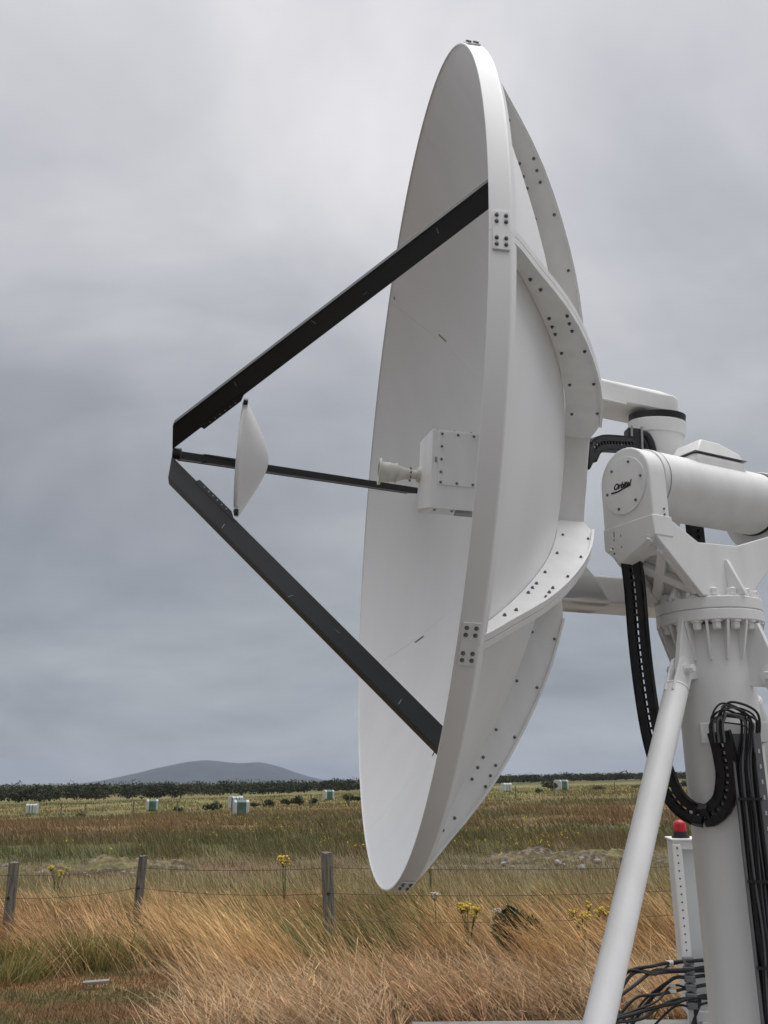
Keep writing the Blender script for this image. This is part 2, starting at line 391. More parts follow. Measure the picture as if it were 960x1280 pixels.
for ps in JOINTS:
    inner = [(sfront(r_) - .012, r_) for s_, r_ in OUT]
    a_ = [D(s_, r_, ps) for s_, r_ in OUT]; b_ = [D(s_, r_, ps) for s_, r_ in inner]
    t = tan_(ps)
    mb = MB().strip([p + t * .009 for p in a_], [p - t * .009 for p in a_], [p - t * .009 for p in b_], [p + t * .009 for p in b_])
    rib = mb.build('rib', WHITE, ANT, smooth=25)
    for sgn in (-1, 1):                                    # turned edges of the two petals, with a joint between
        lo, hi = (.0018, .024)
        o1 = rows(ps, 0, sgn * lo, OUT[:-2], -.004); o2 = rows(ps, 0, sgn * hi, OUT[:-2], -.004)
        i2 = rows(ps, 0, sgn * hi, OUT[:-2], .006); i1 = rows(ps, 0, sgn * lo, OUT[:-2], .006)
        MB().strip(o1, o2, i2, i1).build('rib_edge', WHITE, rib, smooth=25)
    for s_, r_ in BOLTS:
        for sgn in (-1, 1): place('bolt', BOLT, rib, D(s_, r_, ps) + t * sgn * .009, t * sgn)
for ps in JOINTS:                                          # splice plates on the rim
    t, r_ = tan_(ps), rad(ps)
    sp = MB().box(D(-.031, RD + .0025, ps), (.026, .068, .003), (n, t, r_)).build('splice_plate', WHITE, ANT, bevel=.0015)
    for u in (-.051, -.029, .029, .051):
        for s_ in (-.017, -.045): place('bolt', BOLT, sp, D(s_, RD + .0055 - u * u / (2 * RD), ps) + t * u, r_)
# hub: nine flat facets between the ribs and a back plate
P = [D(s_, .578, ps) for s_ in (-.59, -.735) for ps in JOINTS]
hub = MB().add(P, [tuple(range(9))[::-1], tuple(range(9, 18))] + [(i, (i + 1) % 9, 9 + (i + 1) % 9, 9 + i) for i in range(9)]).build('hub', WHITE, ANT, bevel=.004, smooth=20)
MB().lathe(C, n, [(-.735, .43), (-.775, .43)], 40).build('back_plate', WHITE, hub, bevel=.004)
# feed box on the vertex
fb = MB()
prof = [(.18, -.115), (.0, -.085), (-.05, -.10)]
u0_, u1_ = -.215, .170
ub = lambda u, w: u + (.042 if u < 0 and w < .1 else 0)
P = [E(-.62, ub(u, w), w) for u in (u0_, u1_) for w in (.18, -.05)] + [E(s_, ub(u, w), w) for u in (u0_, u1_) for w, s_ in prof]
F = [(0, 1, 6, 5, 4), (2, 7, 8, 9, 3), (0, 4, 7, 2), (1, 3, 9, 6), (4, 5, 8, 7), (5, 6, 9, 8), (0, 2, 3, 1)]
FB = fb.add(P, F).build('feed_box', WHITE, ANT, bevel=.003, smooth=0)
cp = MB().box(E(-.30, .03, .1825), (.155, .132, .003), (n, e1, sg)).build('cover_plate', WHITE, FB, bevel=.0015)
for s_, u in [(-.16, .148), (-.235, .148), (-.31, .148), (-.385, .148), (-.16, .085), (-.16, .022), (-.16, -.04), (-.16, -.09), (-.235, -.09), (-.31, -.09), (-.385, -.09)]:
    place('bolt', BOLT_S, FB, E(s_, u, .186), sg)
for s_ in (-.14, -.22, -.30, -.38):
    place('bolt', BOLT_S, FB, E(s_, u1_, .165), e1); place('bolt', BOLT_S, FB, E(s_, u0_, .16), -e1)
MB().box(E(-.36, u0_ - .002, .145), (.12, .008, .03), (n, e1, sg)).build('cable_tray', STEEL, FB, bevel=.003)
MB().box(E(-.135, .02, .184), (.004, .012, .003), (n, e1, sg)).build('latch', STEEL, FB)
# feed horn
A0 = C.copy()
MB().lathe(A0, n, [(-.10, .036), (-.075, .036), (-.075, .022), (-.045, .022), (-.045, .027), (-.02, .027), (.022, .040), (.022, .047), (.029, .047), (.029, .044), (.058, .046), (.058, .049), (.064, .049), (.064, .047), (.1, .049), (.1, .064), (.111, .064), (.111, .046), (.05, .04)], 36).build('feed_horn', CREAM, ANT, smooth=30)
hb = [o for o in COL.objects if o.name.startswith('feed_horn')][-1]
for k in range(8): place('bolt', BOLT_S, hb, E(-.045, .032 * math.cos(k * .785), .032 * math.sin(k * .785)), n)
# struts to the apex
for ps in (45, 165, 285):
    p0 = V(1.079, .088); p1 = V(-.235, 1.35)                # (axial, radial) mid line
    d = norm(p1 - p0); q = V(-d[1], d[0])
    if q[0] < 0: q = -q                                      # outward (towards apex side)
    hw = .0435; t = tan_(ps)
    def L(sr, tt): return D(sr[0], sr[1], ps) + t * tt
    slope = d[1] / d[0]
    # top face and bottom face end on the plane s = 1.079
    def at_s(off, s_): k = (s_ - (p0 + q * off)[0]) / d[0]; return p0 + q * off + d * k
    pts = [at_s(hw, 1.079), p1 + q * hw, p1 - q * hw, at_s(-hw, 1.079)]
    if pts[3][1] < 0.012: pts[3] = at_s(-hw, 1.079 - (0.012 - pts[3][1]) / -slope) if False else V(pts[3][0], .012)
    P = [L(p, tt) for tt in (-.019, .019) for p in pts]
    st = MB().add(P, [(3, 2, 1, 0), (4, 5, 6, 7)] + [(i, (i + 1) % 4, 4 + (i + 1) % 4, 4 + i) for i in range(4)]).build('feed_strut', BLACKP, ANT, bevel=.003)
    # top capping strip, proud of the box section
    pc = [at_s(hw + .003, 1.075), p1 + q * (hw + .003)]
    MB().bar(L(pc[0], 0), L(pc[1], 0), .044, .005, t).build('capping_strip', BLACKP, st, bevel=.001)
    # subreflector adjustment plate along the inner edge
    ed = [at_s(-hw + .012, .96), at_s(-hw - .014, .935), at_s(-hw - .014, .775), at_s(-hw + .012, .755)]
    P = [L(p, tt) for tt in (-.0215, -.0125) for p in ed] + [L(p, tt) for tt in (.0125, .0215) for p in ed]
    Fq = []
    for o_ in (0, 8): Fq += [(o_ + 3, o_ + 2, o_ + 1, o_), (o_ + 4, o_ + 5, o_ + 6, o_ + 7)] + [(o_ + i, o_ + (i + 1) % 4, o_ + 4 + (i + 1) % 4, o_ + 4 + i) for i in range(4)]
    ap = MB().add(P, Fq).build('adjustment_plate', BLACKP, st, bevel=.001)
    for k in range(6):
        c_ = L(at_s(-hw - .003, .80 + .022 * k), .0215)
        sd_ = t if np.dot(t, V(0, -1, 0)) > 0 else -t
        MB().cyl(L(at_s(-hw - .003, .80 + .022 * k), 0) + sd_ * .0205, L(at_s(-hw - .003, .80 + .022 * k), 0) + sd_ * .0228, .0035, 8).build('rivet', STEEL, ap)
    for k in range(4):
        f_ = (.22, .47, .61, .83)[k]; q_ = p0 + (p1 - p0) * f_; sd_ = t if np.dot(t, V(0, -1, 0)) > 0 else -t
        c_ = D(q_[0], q_[1], ps) + (n * q[0] + rad(ps) * q[1]) * (.02, .028, -.01, .015)[k] + sd_ * .0193
        MB().box(c_, (.012, .0015, .0004), (norm(n * .4 + rad(ps) * (.9, .2, -.4, .7)[k]), norm(n * .9 - rad(ps) * .4), sd_)).build('scuff', STEEL, st, smooth=0)
    MB().box(L(V(.755, .292), 0), (.010, .012, .012), (n, rad(ps), t)).build('clamp_block', RUBBER, st, bevel=.002)
MB().lathe(C, n, [(1.04, .028), (1.079, .028)], 20).build('apex_block', BLACKP, ANT, bevel=.003)
# subreflector
sp_ = [(.770, .001), (.770, .268), (.766, .272), (.757, .272), (.752, .268)]
rr = np.linspace(.262, .004, 14)
hy = lambda q: (math.sqrt(q * q + .09) - .3) / (math.sqrt(1.09) - .3)
sp_ += [(.752 - .118 * (1 - hy(r_ / .268)), r_) for r_ in rr]
SR = MB().lathe(C, n, sp_, 56).build('subreflector', WHITE2, ANT, smooth=40)
for ps in (45, 165, 285): MB().box(D(.757, .278, ps), (.012, .012, .010), (n, rad(ps), tan_(ps))).build('mounting_lug', WHITE, SR, bevel=.002)

# ------------- mount frame: X axis (horizontal cylinder), Y axis (upright pivot)
a = V(math.sin(R(61)), math.cos(R(61)), 0); b = V(math.cos(R(61)), -math.sin(R(61)), 0); zz = V(0, 0, 1)
O = V(1.504, 4.069, 2.925)
phi = R(9.1); Yx = math.cos(phi) * zz + math.sin(phi) * b
PY = C - n * 1.262
def Q(t, y, z): return O + a * t + b * y + zz * z
# yoke: upper and lower arms from the hub back to the pivots
def arm(u0, u1, s_end, wd, name, taper):
    poly = [(-.74, wd), (-1.26, wd), (-1.33, wd * .93), (s_end, wd * .6), (s_end, -wd * .6), (-1.33, -wd * .93), (-1.26, -wd), (-.74, -wd)]
    lift = lambda s_: taper * (s_ + 1.26) / .52 if s_ > -1.26 else 0
    P = [E(s_, u1 + lift(s_), w) for s_, w in poly] + [E(s_, u0 + lift(s_) * .75, w) for s_, w in poly]
    k = len(poly)
    return MB().add(P, [tuple(range(k))[::-1], tuple(range(k, 2 * k))] + [(i, (i + 1) % k, k + (i + 1) % k, k + i) for i in range(k)]).build(name, WHITE, ANT, bevel=.012)
ua = arm(.407, .505, -1.375, .112, 'upper_arm', .075)
MB().bar(E(-.78, .460, .112), E(-1.08, .420, .112), .012, .03, e1).build('arm_lip', WHITE, ua, bevel=.003)
la = arm(-.585, -.455, -1.375, .135, 'lower_arm', 0)
MB().prism([(-.735, -.36), (-.735, -.585), (-.98, -.585), (-.90, -.46), (-.83, -.38)], C, n, e1, sg, .05, .135).build('arm_gusset', WHITE, la, bevel=.004)
MB().prism([(-.735, -.36), (-.735, -.585), (-.98, -.585), (-.90, -.46), (-.83, -.38)], C, n, e1, sg, -.135, -.05).build('arm_gusset', WHITE, la, bevel=.004)
PV = MB().lathe(PY, Yx, [(-.44, .12), (.12, .12), (.17, .128), (.30, .130), (.30, .137), (.368, .140)], 48).build('pivot_housing', WHITE, ANT, bevel=.003)
MB().lathe(PY, Yx, [(.3685, .136), (.404, .138)], 48).build('seal_ring', RUBBER, PV, bevel=.002)
# X cylinder
OC = O + zz * .028
XC = MB().lathe(OC, a, [(-.424, .150), (-.400, .150), (-.399, .148), (.288, .148)], 64).build('axis_housing', WHITE, ANT, bevel=.002)
MB().lathe(OC, a, [(-.392, .1492), (-.388, .1492)], 56, caps=False).build('seam_ring', DUCT, XC)
MB().lathe(OC, a, [(.2885, .151), (.308, .151)], 64).build('seal_ring', RUBBER, XC, bevel=.002)
GH = MB().lathe(OC - zz * .035, a, [(.3085, .190), (.455, .190)], 64).build('gear_housing', WHITE, ANT, bevel=.004)
# inspection hatch on top of the cylinder
hq = [(-.175, -.085), (-.175, .105), (.155, .105), (.155, -.085)]
HS = MB().prism(hq, O, a, b, zz, .09, .186).build('hatch_saddle', WHITE, ANT, bevel=.02)
MB().prism([(p[0] * 1.02, p[1] * 1.02) for p in hq], O, a, b, zz, .1865, .1902).build('hatch_gasket', DUCT, HS, bevel=.001)
HZ = .1905
P = [Q(-.155, -.08, HZ), Q(-.155, .097, HZ), Q(.145, .097, HZ), Q(.145, -.08, HZ), Q(-.10, -.07, HZ + .076), Q(-.10, .075, HZ + .076), Q(.02, .075, HZ + .074), Q(.02, -.07, HZ + .074), Q(.138, .085, HZ + .036), Q(.138, -.07, HZ + .036)]
MB().add(P, [(0, 3, 2, 1), (4, 5, 6, 7), (0, 1, 5, 4), (1, 2, 8, 6, 5), (2, 3, 9, 8), (3, 0, 4, 7, 9), (6, 8, 9, 7)]).build('hatch_cover', WHITE, HS, bevel=.006)
# fork: left upright with round end plate
arc = [(.149 * math.cos(t), .149 * math.sin(t) + .022) for t in np.linspace(0, math.pi, 17)]
upoly = arc + [(-.149, -.17), (-.149, -.245), (.149, -.245), (.149, -.17)]
UP = MB().prism(upoly, O, b, zz, a, -.52, -.425).build('upright', WHITE, ANT, bevel=.006)
MB().prism([(-.152, -.165), (-.152, -.262), (-.06, -.335), (.10, -.275), (.152, -.255), (.152, -.165)], O, b, zz, a, -.524, -.415).build('upright_foot', WHITE, UP, bevel=.005)
EP = MB().lathe(Q(-.52, 0, .0), -a, [(0, .128), (.006, .128)], 56).build('end_plate', WHITE, UP, bevel=.0015)
for k in range(6):
    t = R(68 + 60 * k); place('bolt', BOLT_S, EP, Q(-.526, .105 * math.cos(t), .105 * math.sin(t)), -a)
for zz_ in (-.135, -.16): place('bolt', BOLT, UP, Q(-.455, .147, zz_), b)
# right upright, mirrored about the column
MB().prism([(p[0], p[1]) for p in upoly], O, b, zz, a, .46, .58).build('upright', WHITE, ANT, bevel=.006)
# maker's mark: sheared script lettering with a long underline stroke
fc = bpy.data.curves.new('logo', 'FONT'); fc.body = 'Orbital'; fc.size = .036; fc.shear = .4; fc.extrude = .0006; fc.offset = .0016; fc.align_x = 'CENTER'
fo = bpy.data.objects.new('logo_tmp', fc); COL.objects.link(fo)
bpy.context.view_layer.update()
me = bpy.data.meshes.new_from_object(fo.evaluated_get(bpy.context.evaluated_depsgraph_get())); bpy.data.objects.remove(fo)
me.materials.clear(); me.materials.append(RUBBER)
lo = place('logo', me, EP, Q(-.5268, -.012, -.008), -a, norm(b - zz * .06))
MB().prism([(-.066, -.016), (-.03, -.016), (.055, -.001), (.056, .004), (-.03, -.009), (-.066, -.008)], Q(-.5263, -.012, -.008), norm(b - zz * .06), norm(zz + b * .06), -a, 0, .0012).build('logo_stroke', RUBBER, EP)
# scuffs through the paint on the foot of the upright
for (y_, z_, h_, w_) in [(-.085, -.20, .012, .0025), (-.088, -.225, .006, .002), (-.045, -.215, .005, .002), (-.10, -.262, .004, .004), (-.092, -.285, .004, .005), (-.045, -.265, .003, .003)]:
    MB().box(Q(-.5242, y_, z_), (w_, h_, .0004), (b, zz, a)).build('paint_chip', RUST, UP)
# side plates of the fork
near = [(-.545, -.172), (-.43, -.172), (-.27, -.258), (-.035, -.248), (.20, -.175), (.46, -.10), (.58, -.10), (.58, -.20), (.15, -.345), (-.005, -.489), (-.275, -.489), (-.545, -.25)]
near = [(max(p[0], -.522), p[1]) for p in near]
for y0, y1 in ((.126, .149), (-.149, -.126)):
    MB().prism(near, O, a, zz, b, y0, y1).build('fork_plate', WHITE, ANT, bevel=.004)
# sloping underside web with crossed stiffeners
d1 = norm(V(.247, -.239)); q1 = V(-d1[1], d1[0]); uv = a * d1[0] + zz * d1[1]; un = -(a * -q1[0] + zz * -q1[1])
un = norm(np.cross(uv, b)); un = un if un[2] < 0 else -un
w0, w1 = Q(-.522, 0, -.252), Q(-.28, 0, -.489)
Lw = np.linalg.norm(w1 - w0)
web = MB().box((w0 + w1) / 2 - un * .05, (Lw / 2, .1255, .006), (uv, b, un)).build('underside_web', WHITE, ANT)
for (s0, y0, s1, y1) in ((.10, -.105, Lw - .03, .10), (.10, .105, Lw - .03, -.10)):
    MB().bar(w0 + uv * s0 + b * y0 - un * .024, w0 + uv * s1 + b * y1 - un * (.024 if y0 > 0 else .0245), .042, .036, b).build('stiffener', WHITE, web, bevel=.004)
for s_ in (-1, 1): MB().bar(w0 + uv * .01 + b * .113 * s_ - un * .022, w1 - uv * .01 + b * .113 * s_ - un * .022, .026, .040, b).build('side_rail', WHITE, web, bevel=.004)
MB().bar(w0 + uv * .075 - b * .10 - un * .023, w0 + uv * .075 + b * .10 - un * .023, .05, .038, uv).build('cross_rib', WHITE, web, bevel=.004)
for y_ in (-.112, .112):
    for q_ in (.018, .085): MB().lathe(w0 + uv * q_ + b * y_ - un * .004, un, [(0, .024), (.006, .024), (.006, .016), (.022, .016)], 6).build('foot_bolt', WHITE, web)
MB().prism([(0, 0), (.085, 0), (.085, .012), (.012, .165), (0, .165)], Q(-.115, .149, -.486), b, zz, a, -.008, .008).build('gusset', WHITE, ANT, bevel=.002)
MB().prism([(0, 0), (.085, 0), (.085, .012), (.012, .13), (0, .13)], Q(-.24, .02, -.486), -a, zz, b, -.008, .008).build('gusset', WHITE, ANT, bevel=.002)
# column with bolted double flange
PC = V(COLX, COLY, 0); FT = 2.436
pil = MB().lathe(PC, zz, [(SLABZ + .03, .162), (FT - .11, .162)], 64).build('column', WHITE, ANT)
MB().lathe(PC, zz, [(SLABZ + .0, .3), (SLABZ + .03, .3)], 48).build('base_plate', WHITE, pil, bevel=.004)
fl = MB().lathe(PC, zz, [(FT - .10, .226), (FT - .0525, .226)], 64).build('column_flange', WHITE, pil, bevel=.004)
MB().lathe(PC, zz, [(FT - .051, .226), (FT, .226)], 64).build('fork_flange', WHITE, pil, bevel=.004)
for k in range(16):
    t = R(11 + 22.5 * k); p = PC + V(.2 * math.cos(t), .2 * math.sin(t), 0)
    place('flange_bolt', BOLT_W, fl, p + zz * (FT - .10), -zz); place('flange_bolt', BOLT_W, fl, p + zz * FT, zz)
for k in range(16):
    t = R(22.5 * k); er = V(math.cos(t), math.sin(t), 0); et = V(-math.sin(t), math.cos(t), 0)
    MB().prism([(.158, 0), (.222, 0), (.222, -.01), (.178, -.16), (.158, -.16)], PC + zz * (FT - .10), er, zz, et, -.005, .005).build('flange_gusset', WHITE, pil)
# legs
def leg(top, foot, azd):
    top = np.asarray(top, float); foot = np.asarray(foot, float)
    er = norm(V(top[0] - COLX, top[1] - COLY, 0)); et = np.cross(zz, er); d = norm(foot - top)
    lg = MB().tube([top + d * .10, foot - d * .10], .048, 28).build('leg', WHITE, ANT)
    # lug on the column, leg end plates, pivot bolt
    c0 = PC + zz * top[2]
    rt_ = np.linalg.norm((top - c0)[:2])
    MB().prism([(.14, .23), (.225, .225), (rt_ + .02, .05), (rt_ + .035, 0), (rt_ + .02, -.035), (rt_ - .02, -.045), (.14, -.03)], c0, er, zz, et, -.012, .012).build('leg_lug', WHITE, lg, bevel=.003)
    for s_ in (-1, 1):
        pts = []
        x_ = d; y_ = norm(np.cross(d, et))
        for t in np.linspace(math.pi / 2, 1.5 * math.pi, 11): pts.append((.05 * math.cos(t), .05 * math.sin(t)))
        pts += [(.15, -.05), (.15, .05)]
        MB().prism(pts, top, x_, y_, et, s_ * .0135, s_ * .0235).build('end_plate', WHITE, lg, bevel=.002)
        place('pivot_bolt', BOLT_W, lg, top + et * s_ * .0235, et * s_)
    MB().lathe(top + d * .09, d, [(0, .035), (.02, .0505)], 28).build('leg_collar', WHITE, lg)
    MB().box((foot[0], foot[1], SLABZ + .012), (.11, .11, .012)).build('foot_plate', WHITE, lg, bevel=.003)
    MB().prism([(-.06, 0), (.06, 0), (.04, .15), (-.04, .15)], (foot[0], foot[1], SLABZ + .024), er, zz, et, -.01, .01).build('foot_lug', WHITE, lg)
    return lg
leg((1.232, 3.865, 2.135), (.235, 2.69, .14), 222)
leg((1.60, 3.83, 2.10), (2.26, 2.45, .14), 150)
leg((1.62, 4.22, 2.12), (2.55, 5.2, .14), 42)

# ------------- energy chain hanging from the axis to the column
def chain(name, pts, wd, th, pitch, wdir, parent, slots=True):
    sp = spline(pts, 24); d = [0]
    for i in range(1, len(sp)): d.append(d[-1] + np.linalg.norm(sp[i] - sp[i - 1]))
    N = int(d[-1] / pitch); root = None
    mb = MB(); L = pitch * 1.3
    for s_ in (-1, 1): mb.box((0, s_ * (wd / 2 - .004), 0), (L / 2, .004, th / 2))
    for s_ in (-1, 1):
        for zt in (-1, 1):
            mb.box((0, s_ * (wd / 4 + .0025), zt * (th / 2 - .003)), (pitch * .58, wd / 4 - .0059, .003))
    for zt in (-1, 1): mb.box((pitch * .32, 0, zt * (th / 2 - .003)), (pitch * .17, .0115, .0028))
    o = mb.build('chain_link', RUBBER); me_ = o.data; bpy.data.objects.remove(o)
    cont = MB().box(sp[0], (wd / 2 + .006, th / 2 + .004, .03), (norm(wdir), norm(np.cross(wdir, sp[1] - sp[0])), norm(sp[1] - sp[0]))).build(name, RUBBER, parent, bevel=.003)
    k = 0
    for i in range(N):
        q = (i + .5) * pitch
        while d[k + 1] < q: k += 1
        f_ = (q - d[k]) / (d[k + 1] - d[k]); p = sp[k] + (sp[k + 1] - sp[k]) * f_; t = norm(sp[k + 1] - sp[k])
        y_ = norm(np.asarray(wdir, float) - t * np.dot(wdir, t)); z_ = np.cross(t, y_)
        place('chain_link', me_, cont, p, z_, t)
    return cont, sp
CH, chsp = chain('cable_chain', [(1.075, 3.91, 2.70), (1.077, 3.912, 2.62), (1.089, 3.94, 2.479), (1.096, 3.968, 2.274), (1.11, 3.996, 2.072), (1.128, 4.008, 1.889), (1.152, 4.0, 1.748), (1.188, 3.98, 1.629), (1.243, 3.95, 1.567), (1.301, 3.90, 1.558), (1.349, 3.86, 1.611), (1.362, 3.825, 1.70), (1.352, 3.80, 1.784), (1.336, 3.785, 1.861), (1.322, 3.78, 1.90)], .088, .030, .030, (.80, -.60, 0), ANT)
# short chain from the dish to the pivot, with its clamp
CH2, _ = chain('cable_chain', [E(-.80, .03, .36), E(-.83, .085, .345), E(-.885, .122, .31), E(-1.0, .158, .235), E(-1.085, .178, .19)], .075, .045, .024, e1, ANT)
MB().box(E(-1.09, .205, .17), (.035, .06, .03), (n, e1, sg)).build('chain_clamp', RUBBER, CH2, bevel=.004)
for k in (-.03, .02): MB().cyl(E(-1.09 + k, .14, .205), E(-1.09 + k, .27, .205), .006, 10).build('clamp_bolt', STEEL, CH2)
MB().tube(spline([E(-1.09, .24, .16), E(-1.15, .25, .165), E(-1.185, .19, .16), E(-1.195, .10, .15), E(-1.2, .0, .14)], 8), .020, 10).build('cable', CABLE, CH2)
MB().tube(spline([E(-1.07, .22, .18), E(-1.12, .22, .19), E(-1.155, .15, .18), E(-1.17, .05, .16)], 8), .012, 10).build('cable', CABLE, CH2)
# chain length behind the horizontal cylinder
CH3, _ = chain('cable_chain', [Q(.12, -.21, .02), Q(.12, -.21, -.12), Q(.12, -.21, -.40)], .085, .036, .03, a, ANT)
# bracket plate clamped round the column, cable duct running down from it
er = norm(V(-.25, -1, 0)); et = np.cross(zz, er)
if et[0] < 0: et = -et
BR = MB().box(PC + V(0, 0, 1.876) + er * .20 + et * .03, (.128, .004, .040), (et, er, zz)).build('bracket_plate', WHITE, pil, bevel=.002)
for s_ in (-1, 1): MB().box(PC + V(0, 0, 1.876) + er * .10 + et * (.03 + .126 * s_), (.004, .10, .040), (et, er, zz)).build('bracket_side', WHITE, pil, bevel=.002)
dux = PC + er * .222 + et * .052
MB().box(dux + V(0, 0, .985), (.042, .003, .885), (et, er, zz)).build('duct_back', DUCT, pil)
for s_ in (-1, 1): MB().box(dux + er * .02 + et * .042 * s_ + V(0, 0, .985), (.004, .022, .885), (et, er, zz)).build('duct_side', DUCT, pil)
MB().box(dux + er * .043 + et * .054 + V(0, 0, .985), (.013, .002, .885), (et, er, zz)).build('duct_flange', DUCT, pil)
for k in range(28):
    MB().box(dux + er * .0465 + et * .054 + V(0, 0, 1.80 - k * .058), (.003, .0012, .008), (et, er, zz)).build('duct_slot', TAPE, pil)
cr = random.Random(3)
for k in range(13):                                        # cables: out of the chain, looping over into the duct
    x0 = -.045 + .0085 * k; y_ = cr.uniform(.015, .045)
    p0 = V(1.322, 3.78, 1.885) + V(.8, -.6, 0) * (cr.uniform(-.03, .03)) + er * cr.uniform(.0, .02)
    hgt = cr.uniform(-.01, .075); wob = [cr.uniform(-.007, .007) for _ in range(8)]
    x1 = -.028 + .0052 * k
    pts = [p0 - zz * .05, p0 + zz * .015, p0 + zz * (.03 + hgt * .6) + et * .012, p0 * .5 + (dux + et * (x1 + .01)) * .5 * V(1, 1, 0) + V(0, 0, 1.885 * .5) + zz * (.035 + hgt) + er * cr.uniform(0, .05) + et * cr.uniform(-.025, .025),
           dux + et * (x1 + .018 + hgt * .25) + er * (y_ + .01) + V(0, 0, 1.90 + hgt * .7), dux + et * (x1 + .012 + hgt * .3) + er * y_ + V(0, 0, 1.85), dux + et * x1 + er * y_ + V(0, 0, 1.74)]
    pts += [dux + et * (x1 + wob[i]) + er * y_ + V(0, 0, 1.55 - i * .22) for i in range(7)]
    MB().tube(spline(pts, 7), cr.choice([.0032, .004, .005]), 8).build('cable', CABLEG if k in (3, 7, 9) else CABLE, pil)
for k in range(5):
    MB().box(dux + er * .05 + V(0, 0, 1.62 - k * .3), (.044, .003, .005), (et, er, zz)).build('cable_tie', RUBBER, pil)
# small grey instrument housing with a red face, just at the edge of view
MB().box(PC + et * .245 + er * .17 + V(0, 0, 1.80), (.07, .03, .115), (et, er, zz)).build('instrument_box', DUCT, pil, bevel=.004)
MB().box(PC + et * .256 + er * .2025 + V(0, 0, 1.815), (.045, .002, .045), (et, er, zz)).build('red_label', RED, pil)

# ------------------------------------------------------------------ equipment cabinet
CB = empty('equipment_cabinet', (2.42, 7.0, SLABZ), 'tall narrow white equipment cabinet with red beacon on top behind the column', 'cabinet')
cxm, cym, ct = 2.36, 7.0, 1.275
ang = R(-8); ca = V(math.cos(ang), math.sin(ang), 0); cb_ = V(-math.sin(ang), math.cos(ang), 0)
Bc = V(2.385, 7.05, 0)
MB().box(Bc + zz * (.14 + ct) / 2 + cb_ * .02, (.33, .14, (ct - .14) / 2 - .002), (ca, cb_, zz)).build('body', GREYP, CB, bevel=.004)
for s_ in (-1, 1): MB().box(Bc + ca * s_ * .305 + zz * (.10 + ct) / 2 - cb_ * .135, (.03, .02, (ct - .10) / 2), (ca, cb_, zz)).build('stile', WHITE, CB, bevel=.003)
for zq in (ct - .03, .15): MB().box(Bc + zz * zq - cb_ * .136, (.276, .018, .03), (ca, cb_, zz)).build('rail', WHITE, CB, bevel=.003)
MB().box(Bc + zz * (ct + .006) - cb_ * .01, (.345, .165, .006), (ca, cb_, zz)).build('top_cover', WHITE, CB, bevel=.003)
for s_ in (-1, 1): MB().box(Bc + ca * s_ * .27 + zz * .09, (.03, .12, .05), (ca, cb_, zz)).build('plinth_foot', GREYP, CB)
st = MB().box(Bc - ca * .312 - cb_ * .175 + zz * .72, (.024, .012, .53), (ca, cb_, zz)).build('perforated_strut', STEEL if False else WHITE, CB, bevel=.002)
for k in range(20): MB().cyl(Bc - ca * .312 - cb_ * .186 + zz * (.26 + k * .051), Bc - ca * .312 - cb_ * .1878 + zz * (.26 + k * .051), .006, 8).build('strut_hole', RUBBER, st)
place('bolt', BOLT, st, Bc - ca * .312 - cb_ * .187 + zz * 1.225, -cb_)
bp0 = Bc - ca * .262 - cb_ * .06 + zz * (ct + .012)
bc = MB().lathe(bp0, zz, [(0, .062), (.012, .062), (.012, .052), (.045, .047)], 28).build('beacon_base', RUBBER, CB)
MB().lathe(bp0 + zz * .045, zz, [(0, .045), (.042, .045), (.058, .041), (.07, .032), (.078, .018), (.081, .002)], 28).build('beacon_lens', RED, bc, smooth=60)
for k in range(6):
    MB().box(Bc - ca * .312 - cb_ * .21 + zz * (.505 - k * .055), (.036, .024, .022), (ca, cb_, zz)).build('cable_clamp', DUCT, st, bevel=.006)
# cables from the clamps over to the leg
CG = 'black cables drooping from the cabinet clamps'
cr = random.Random(11)
ORD = ['topmost', 'second', 'third', 'fourth', 'fifth', 'lowest']
for k in range(11):
    row = k % 6; z0 = .505 - row * .055 + cr.uniform(-.008, .008)
    c0 = Bc - ca * .312 - cb_ * (.215 + cr.uniform(0, .02)) + zz * z0
    j = cr.uniform(-.07, .07); dip = cr.uniform(-.02, .08); jz = [cr.uniform(-.045, .045) for _ in range(4)]
    right = [c0 + ca * (.30 + cr.uniform(0, .05)) + zz * (-.04 - .16 * cr.random()) - cb_ * .02, c0 + ca * .16 + zz * cr.uniform(-.01, .02)]
    if k % 3 != 2:
        left = [c0 - ca * .12 + zz * (cr.uniform(-.03, .02)) - cb_ * cr.uniform(-.03, .05), c0 - ca * .24 + zz * (jz[0] - .01 - dip * .4) - cb_ * (.06 + jz[1]), c0 - ca * (.38 + j) + zz * (-.05 - dip + jz[1]) - cb_ * (.13 + jz[2]), c0 - ca * .60 + zz * (-.13 - z0 * .3 + .06 + jz[2] * 1.4) - cb_ * (.28 + jz[3]), V(1.30 + j * .5, 6.35 + j, .16 + .1 * cr.random()), V(1.20 + j, 6.1 + j, SLABZ + .015), V(1.18 + j * 3, 5.6, SLABZ + .013)]
    else:
        left = [c0 - ca * .12 + zz * cr.uniform(-.02, .01), c0 - ca * .3 + zz * (-.10 - dip), c0 - ca * .42 + zz * (-.22 - dip) - cb_ * .05, V(c0[0] - .6, c0[1] - .1, SLABZ + .012), V(c0[0] - .95, c0[1] - .2, SLABZ + .012)]
    o = MB().tube(spline(right + [c0] + left, 8), cr.choice([.008, .010, .012]), 8).build('cable', CABLE)
    tag(o, 'black cable held by the ' + ORD[row] + ' cabinet clamp, ' + ('upper' if k < 6 and row < 5 else 'only' if row == 5 else 'lower') + ' one there', 'cable', CG)
    if k % 3 == 0:
        mrk = left[0]; MB().cyl(mrk - ca * .022, mrk + ca * .022, .0145, 10).build('cable_marker', TAPE, o)
